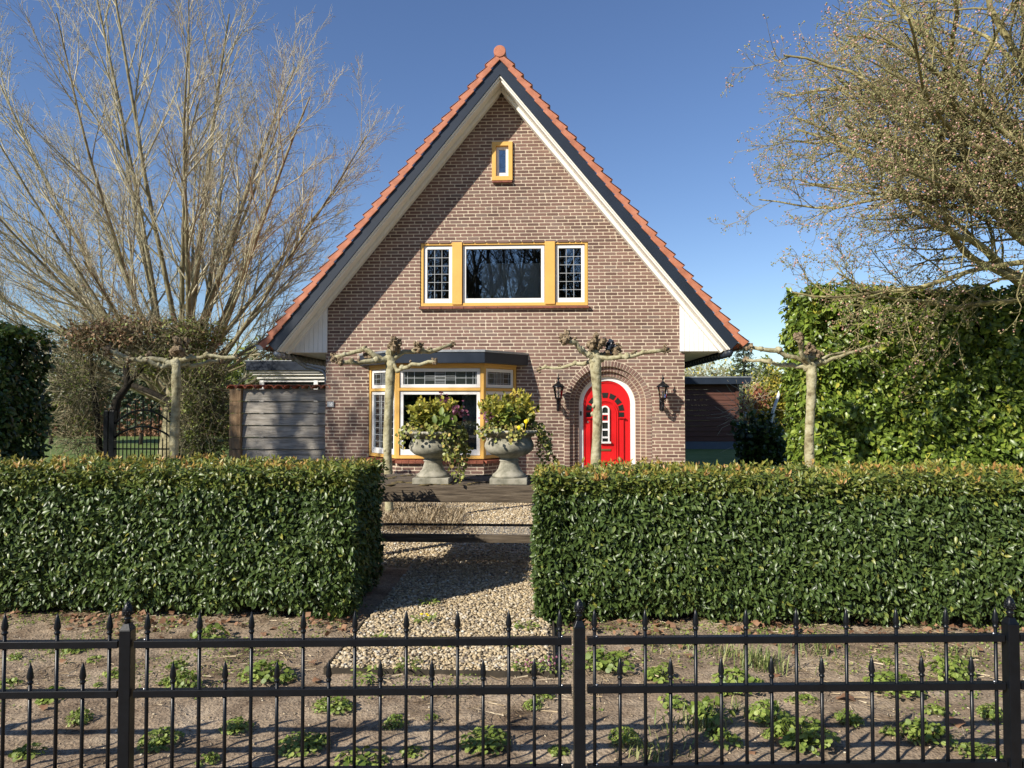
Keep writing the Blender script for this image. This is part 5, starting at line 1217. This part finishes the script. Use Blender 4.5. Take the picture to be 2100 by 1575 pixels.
# small plants on the gravel
for px, py, col_, lb in ((870,1275,1,'small yellow flowered weed growing through the path pebbles'),(1080,1290,0,'flat green weed on the right of the path pebbles'),(905,1325,0,'feathery green weed on the middle of the path pebbles'),(770,1318,0,'small green weed at the left of the path pebbles'),(1060,1325,0,'narrow leaved green weed beside the railing on the path'),(880,1240,0,'lone green weed at the edge of the hedge shadow'),(1080,1375,2,'purple flowered dead-nettle at the right front of the path'),(1125,1372,2,'purple flowered dead-nettle beside the path edging strip'),(750,1390,0,'low mossy weed at the left front corner of the path'),(835,1370,0,'tiny round leaved weed near the front of the path')):
    p = gp(px, py, .05); r_ = np.random.RandomState(px); root = thing('path_weed', tuple(p), lb, 'weed')
    n = 46; an = r_.rand(n)*2*PI; rr = .075*r_.rand(n)**.6; P = np.stack([p.x+rr*np.cos(an), p.y+rr*np.sin(an), .06+.03*r_.rand(n)], 1)
    D = np.stack([np.cos(an), np.sin(an), .3+0*an], 1)+r_.normal(size=(n,3))*.3
    leaves('leaves', LEAF5, P, r_.normal(size=P.shape)*.4+np.array([0,0,1]), D, .045, .4, M['weed'], root)
    if col_:
        a = MB()
        for q in range(4 if col_ == 1 else 9):
            c = p+Vector((r_.normal()*.05, r_.normal()*.04, .045+.02*r_.rand())); a.blob(c, .011 if col_ == 1 else .008, lump=.2, sq=(1,1,.5) if col_ == 1 else (1,1,1))
        a.build('flowers', M['dandelion'] if col_ == 1 else M['purple'], root, rnd=[.8]*len(a.v) if col_ == 2 else None)
# fallen leaves
def dead_leaf(px, py, s, i, label):
    p = gp(px, py, .03); r_ = np.random.RandomState(i+900); n = 7; V = [(0,0,.25)]; m_ = 12
    for k in range(m_): a_ = 2*PI*k/m_; q = (.55+.25*(k % 2)*1)*(1.2 if k in (0,6) else 1); V.append((q*math.cos(a_), q*.75*math.sin(a_), .18*math.sin(a_*2+i)+.12*r_.rand()))
    V = np.array(V)*s; ca, sa = math.cos(i*1.7), math.sin(i*1.7); V = np.stack([V[:,0]*ca-V[:,1]*sa+p.x, V[:,0]*sa+V[:,1]*ca+p.y, V[:,2]+.03], 1)
    o = nmesh('fallen_leaf', V, [(0,k+1,(k+1) % m_+1) for k in range(m_)], M['beech'], None, [r_.uniform(.3,1)]*len(V)); tag(o, label, 'leaf', 'dry fallen leaves')
dl = [(140,1290),(165,1285),(285,1290),(240,1300),(400,1302),(540,1300),(560,1290),(130,1355),(640,1358),(650,1395),(1285,1330),(1420,1290),(1395,1325),(1410,1345),(1520,1345),(1300,1285),(1400,1275),(1480,1285),(1660,1295),(1630,1340),(1715,1325),(500,1262),(380,1278),(1600,1520),(1735,1432),(1960,1480),(1612,1505),(1905,1502),(1540,1545),(1465,1500),(980,1420),(90,1450),(1330,1300),(1590,1385)]
for i, (px, py) in enumerate(dl):
    big = px > 1590 and py > 1420
    dead_leaf(px, py, .075 if big else .045, i, 'large curled brown leaf lying among the weeds at the right front' if big else 'curled dry brown leaf lying on the soil strip below the hedges')
# litter: straw, moss and tiny seedlings
n = 8500; V, T, rv = [], [], []
for i in range(n):
    x = RS.uniform(-4.2,4.6); y = 3.2+RS.rand()**.8*2.6
    if PX0-.02 < x < PX1+.05 and y > PY0-.02: continue
    if noise.noise(Vector((x*1.3,y*1.3,5))) < -.05+.25*(y < 4.3): continue
    a_ = RS.rand()*2*PI; L = RS.uniform(.03,.13); w = .0014; z = soilz(x,y)+.006+RS.rand()*.01; o_ = len(V); c_, s_ = math.cos(a_), math.sin(a_)
    V += [(x+s_*w,y-c_*w,z),(x-s_*w,y+c_*w,z+.001),(x+c_*L-s_*w,y+s_*L+c_*w,z+.012*RS.rand()),(x+c_*L+s_*w,y+s_*L-c_*w,z+.004)]; T += [(o_,o_+1,o_+2),(o_,o_+2,o_+3)]; rv += [RS.rand()]*4
tag(nmesh('straw_litter', V, T, M['straw'], None, rv, smooth=False), 'dry straw and twig litter scattered over the soil strip', 'litter', kind='stuff')
n = 24000; x = RS.uniform(-4.6,5.0,n); y = 3.3+RS.rand(n)**.55*2.7
k = np.array([not (PX0-.02 < a_ < PX1+.03 and b_ > PY0) and noise.noise(Vector((a_*1.1,b_*1.5,9)))+.35*noise.noise(Vector((a_*5,b_*5,2))) > -.02+.22*(b_ < 4.3) for a_, b_ in zip(x, y)]); x, y = x[k], y[k]
P = np.stack([x, y, [soilz(a_,b_)+.006 for a_, b_ in zip(x, y)]], 1); P[:,2] += RS.rand(len(P))*.012
tag(leaves('ground_cover', LEAF5, P, RS.normal(size=P.shape)*.5+np.array([0,0,1]), RS.normal(size=P.shape), .010+.014*RS.rand(len(P)), .9, M['weed']), 'patchy carpet of tiny green seedlings on the soil strip', 'ground cover', kind='stuff')
n = 900; x = RS.uniform(-5,5.4,n); y = 5.62-np.abs(RS.normal(size=n))*.22; k = np.array([not (PX0-.05 < a_ < PX1+.03) and noise.noise(Vector((a_*2.1,4,7))) > -.15 for a_ in x]); x, y = x[k], y[k]
P = np.stack([x, y, np.full(len(x), .035)+RS.rand(len(x))*.03], 1)
tag(leaves('leaf_litter', LEAF5, P, RS.normal(size=P.shape)*.5+np.array([0,-.2,1]), RS.normal(size=P.shape), .03+.035*RS.rand(len(P)), 1, M['beech']), 'brown fallen leaves gathered along the foot of the hedges', 'leaf litter', kind='stuff')
n = 5000; x = RS.uniform(-4.4,4.8,n); y = 3.0+RS.rand(n)*2.8; k = ~((x > PX0-.02) & (x < PX1+.03) & (y > PY0)); x, y = x[k], y[k]
P = np.stack([x, y, [soilz(a_,b_)+.002 for a_, b_ in zip(x, y)]], 1)
tag(pebbles('soil_crumbs', P, .004, .014), 'small stones and crumbs lying in the soil strip', 'crumbs', kind='stuff')

for o in bpy.data.objects:
    if '_local' in o: del o['_local']

# ------------------------------------------------------------------ world, sun, camera
w = bpy.data.worlds.new('World'); sc.world = w; w.use_nodes = True; n = w.node_tree.nodes; l = w.node_tree.links
sky = n.new('ShaderNodeTexSky'); sky.sky_type = 'NISHITA'; sky.sun_disc = False
to_sun = -SUN; el = math.asin(to_sun.z); azs = math.atan2(to_sun.x, to_sun.y)
sky.sun_elevation = el; sky.sun_rotation = azs; sky.altitude = 0; sky.air_density = 1.0; sky.dust_density = .15; sky.ozone_density = 3.6
bg = n['Background']; bg.inputs[1].default_value = .085
hs = n.new('ShaderNodeHueSaturation'); hs.inputs['Hue'].default_value = .508; hs.inputs['Saturation'].default_value = 1.06; hs.inputs['Value'].default_value = 1.12; l.new(sky.outputs[0], hs.inputs['Color']); l.new(hs.outputs[0], bg.inputs[0])
sd = bpy.data.lights.new('sun', 'SUN'); sd.energy = 5.0; sd.angle = R(.53); sd.color = (1.0,.93,.82)
so = bpy.data.objects.new('sun', sd); COL.objects.link(so); so.rotation_euler = SUN.to_track_quat('-Z', 'Y').to_euler(); so.location = (-20,-20,20)
cd = bpy.data.cameras.new('camera'); cd.sensor_width = 36; cd.lens = 36*FPX/2100; cd.clip_end = 2000; cd.clip_start = .05
co = bpy.data.objects.new('camera', cd); COL.objects.link(co); co.location = (0,0,EYE); co.rotation_euler = (PI/2+PITCH, 0, YAW); sc.camera = co
vs_ = sc.view_settings; vs_.view_transform = 'Standard'; vs_.look = 'None'; vs_.exposure = 0.55; vs_.gamma = 1
sc.cycles.use_denoising = True
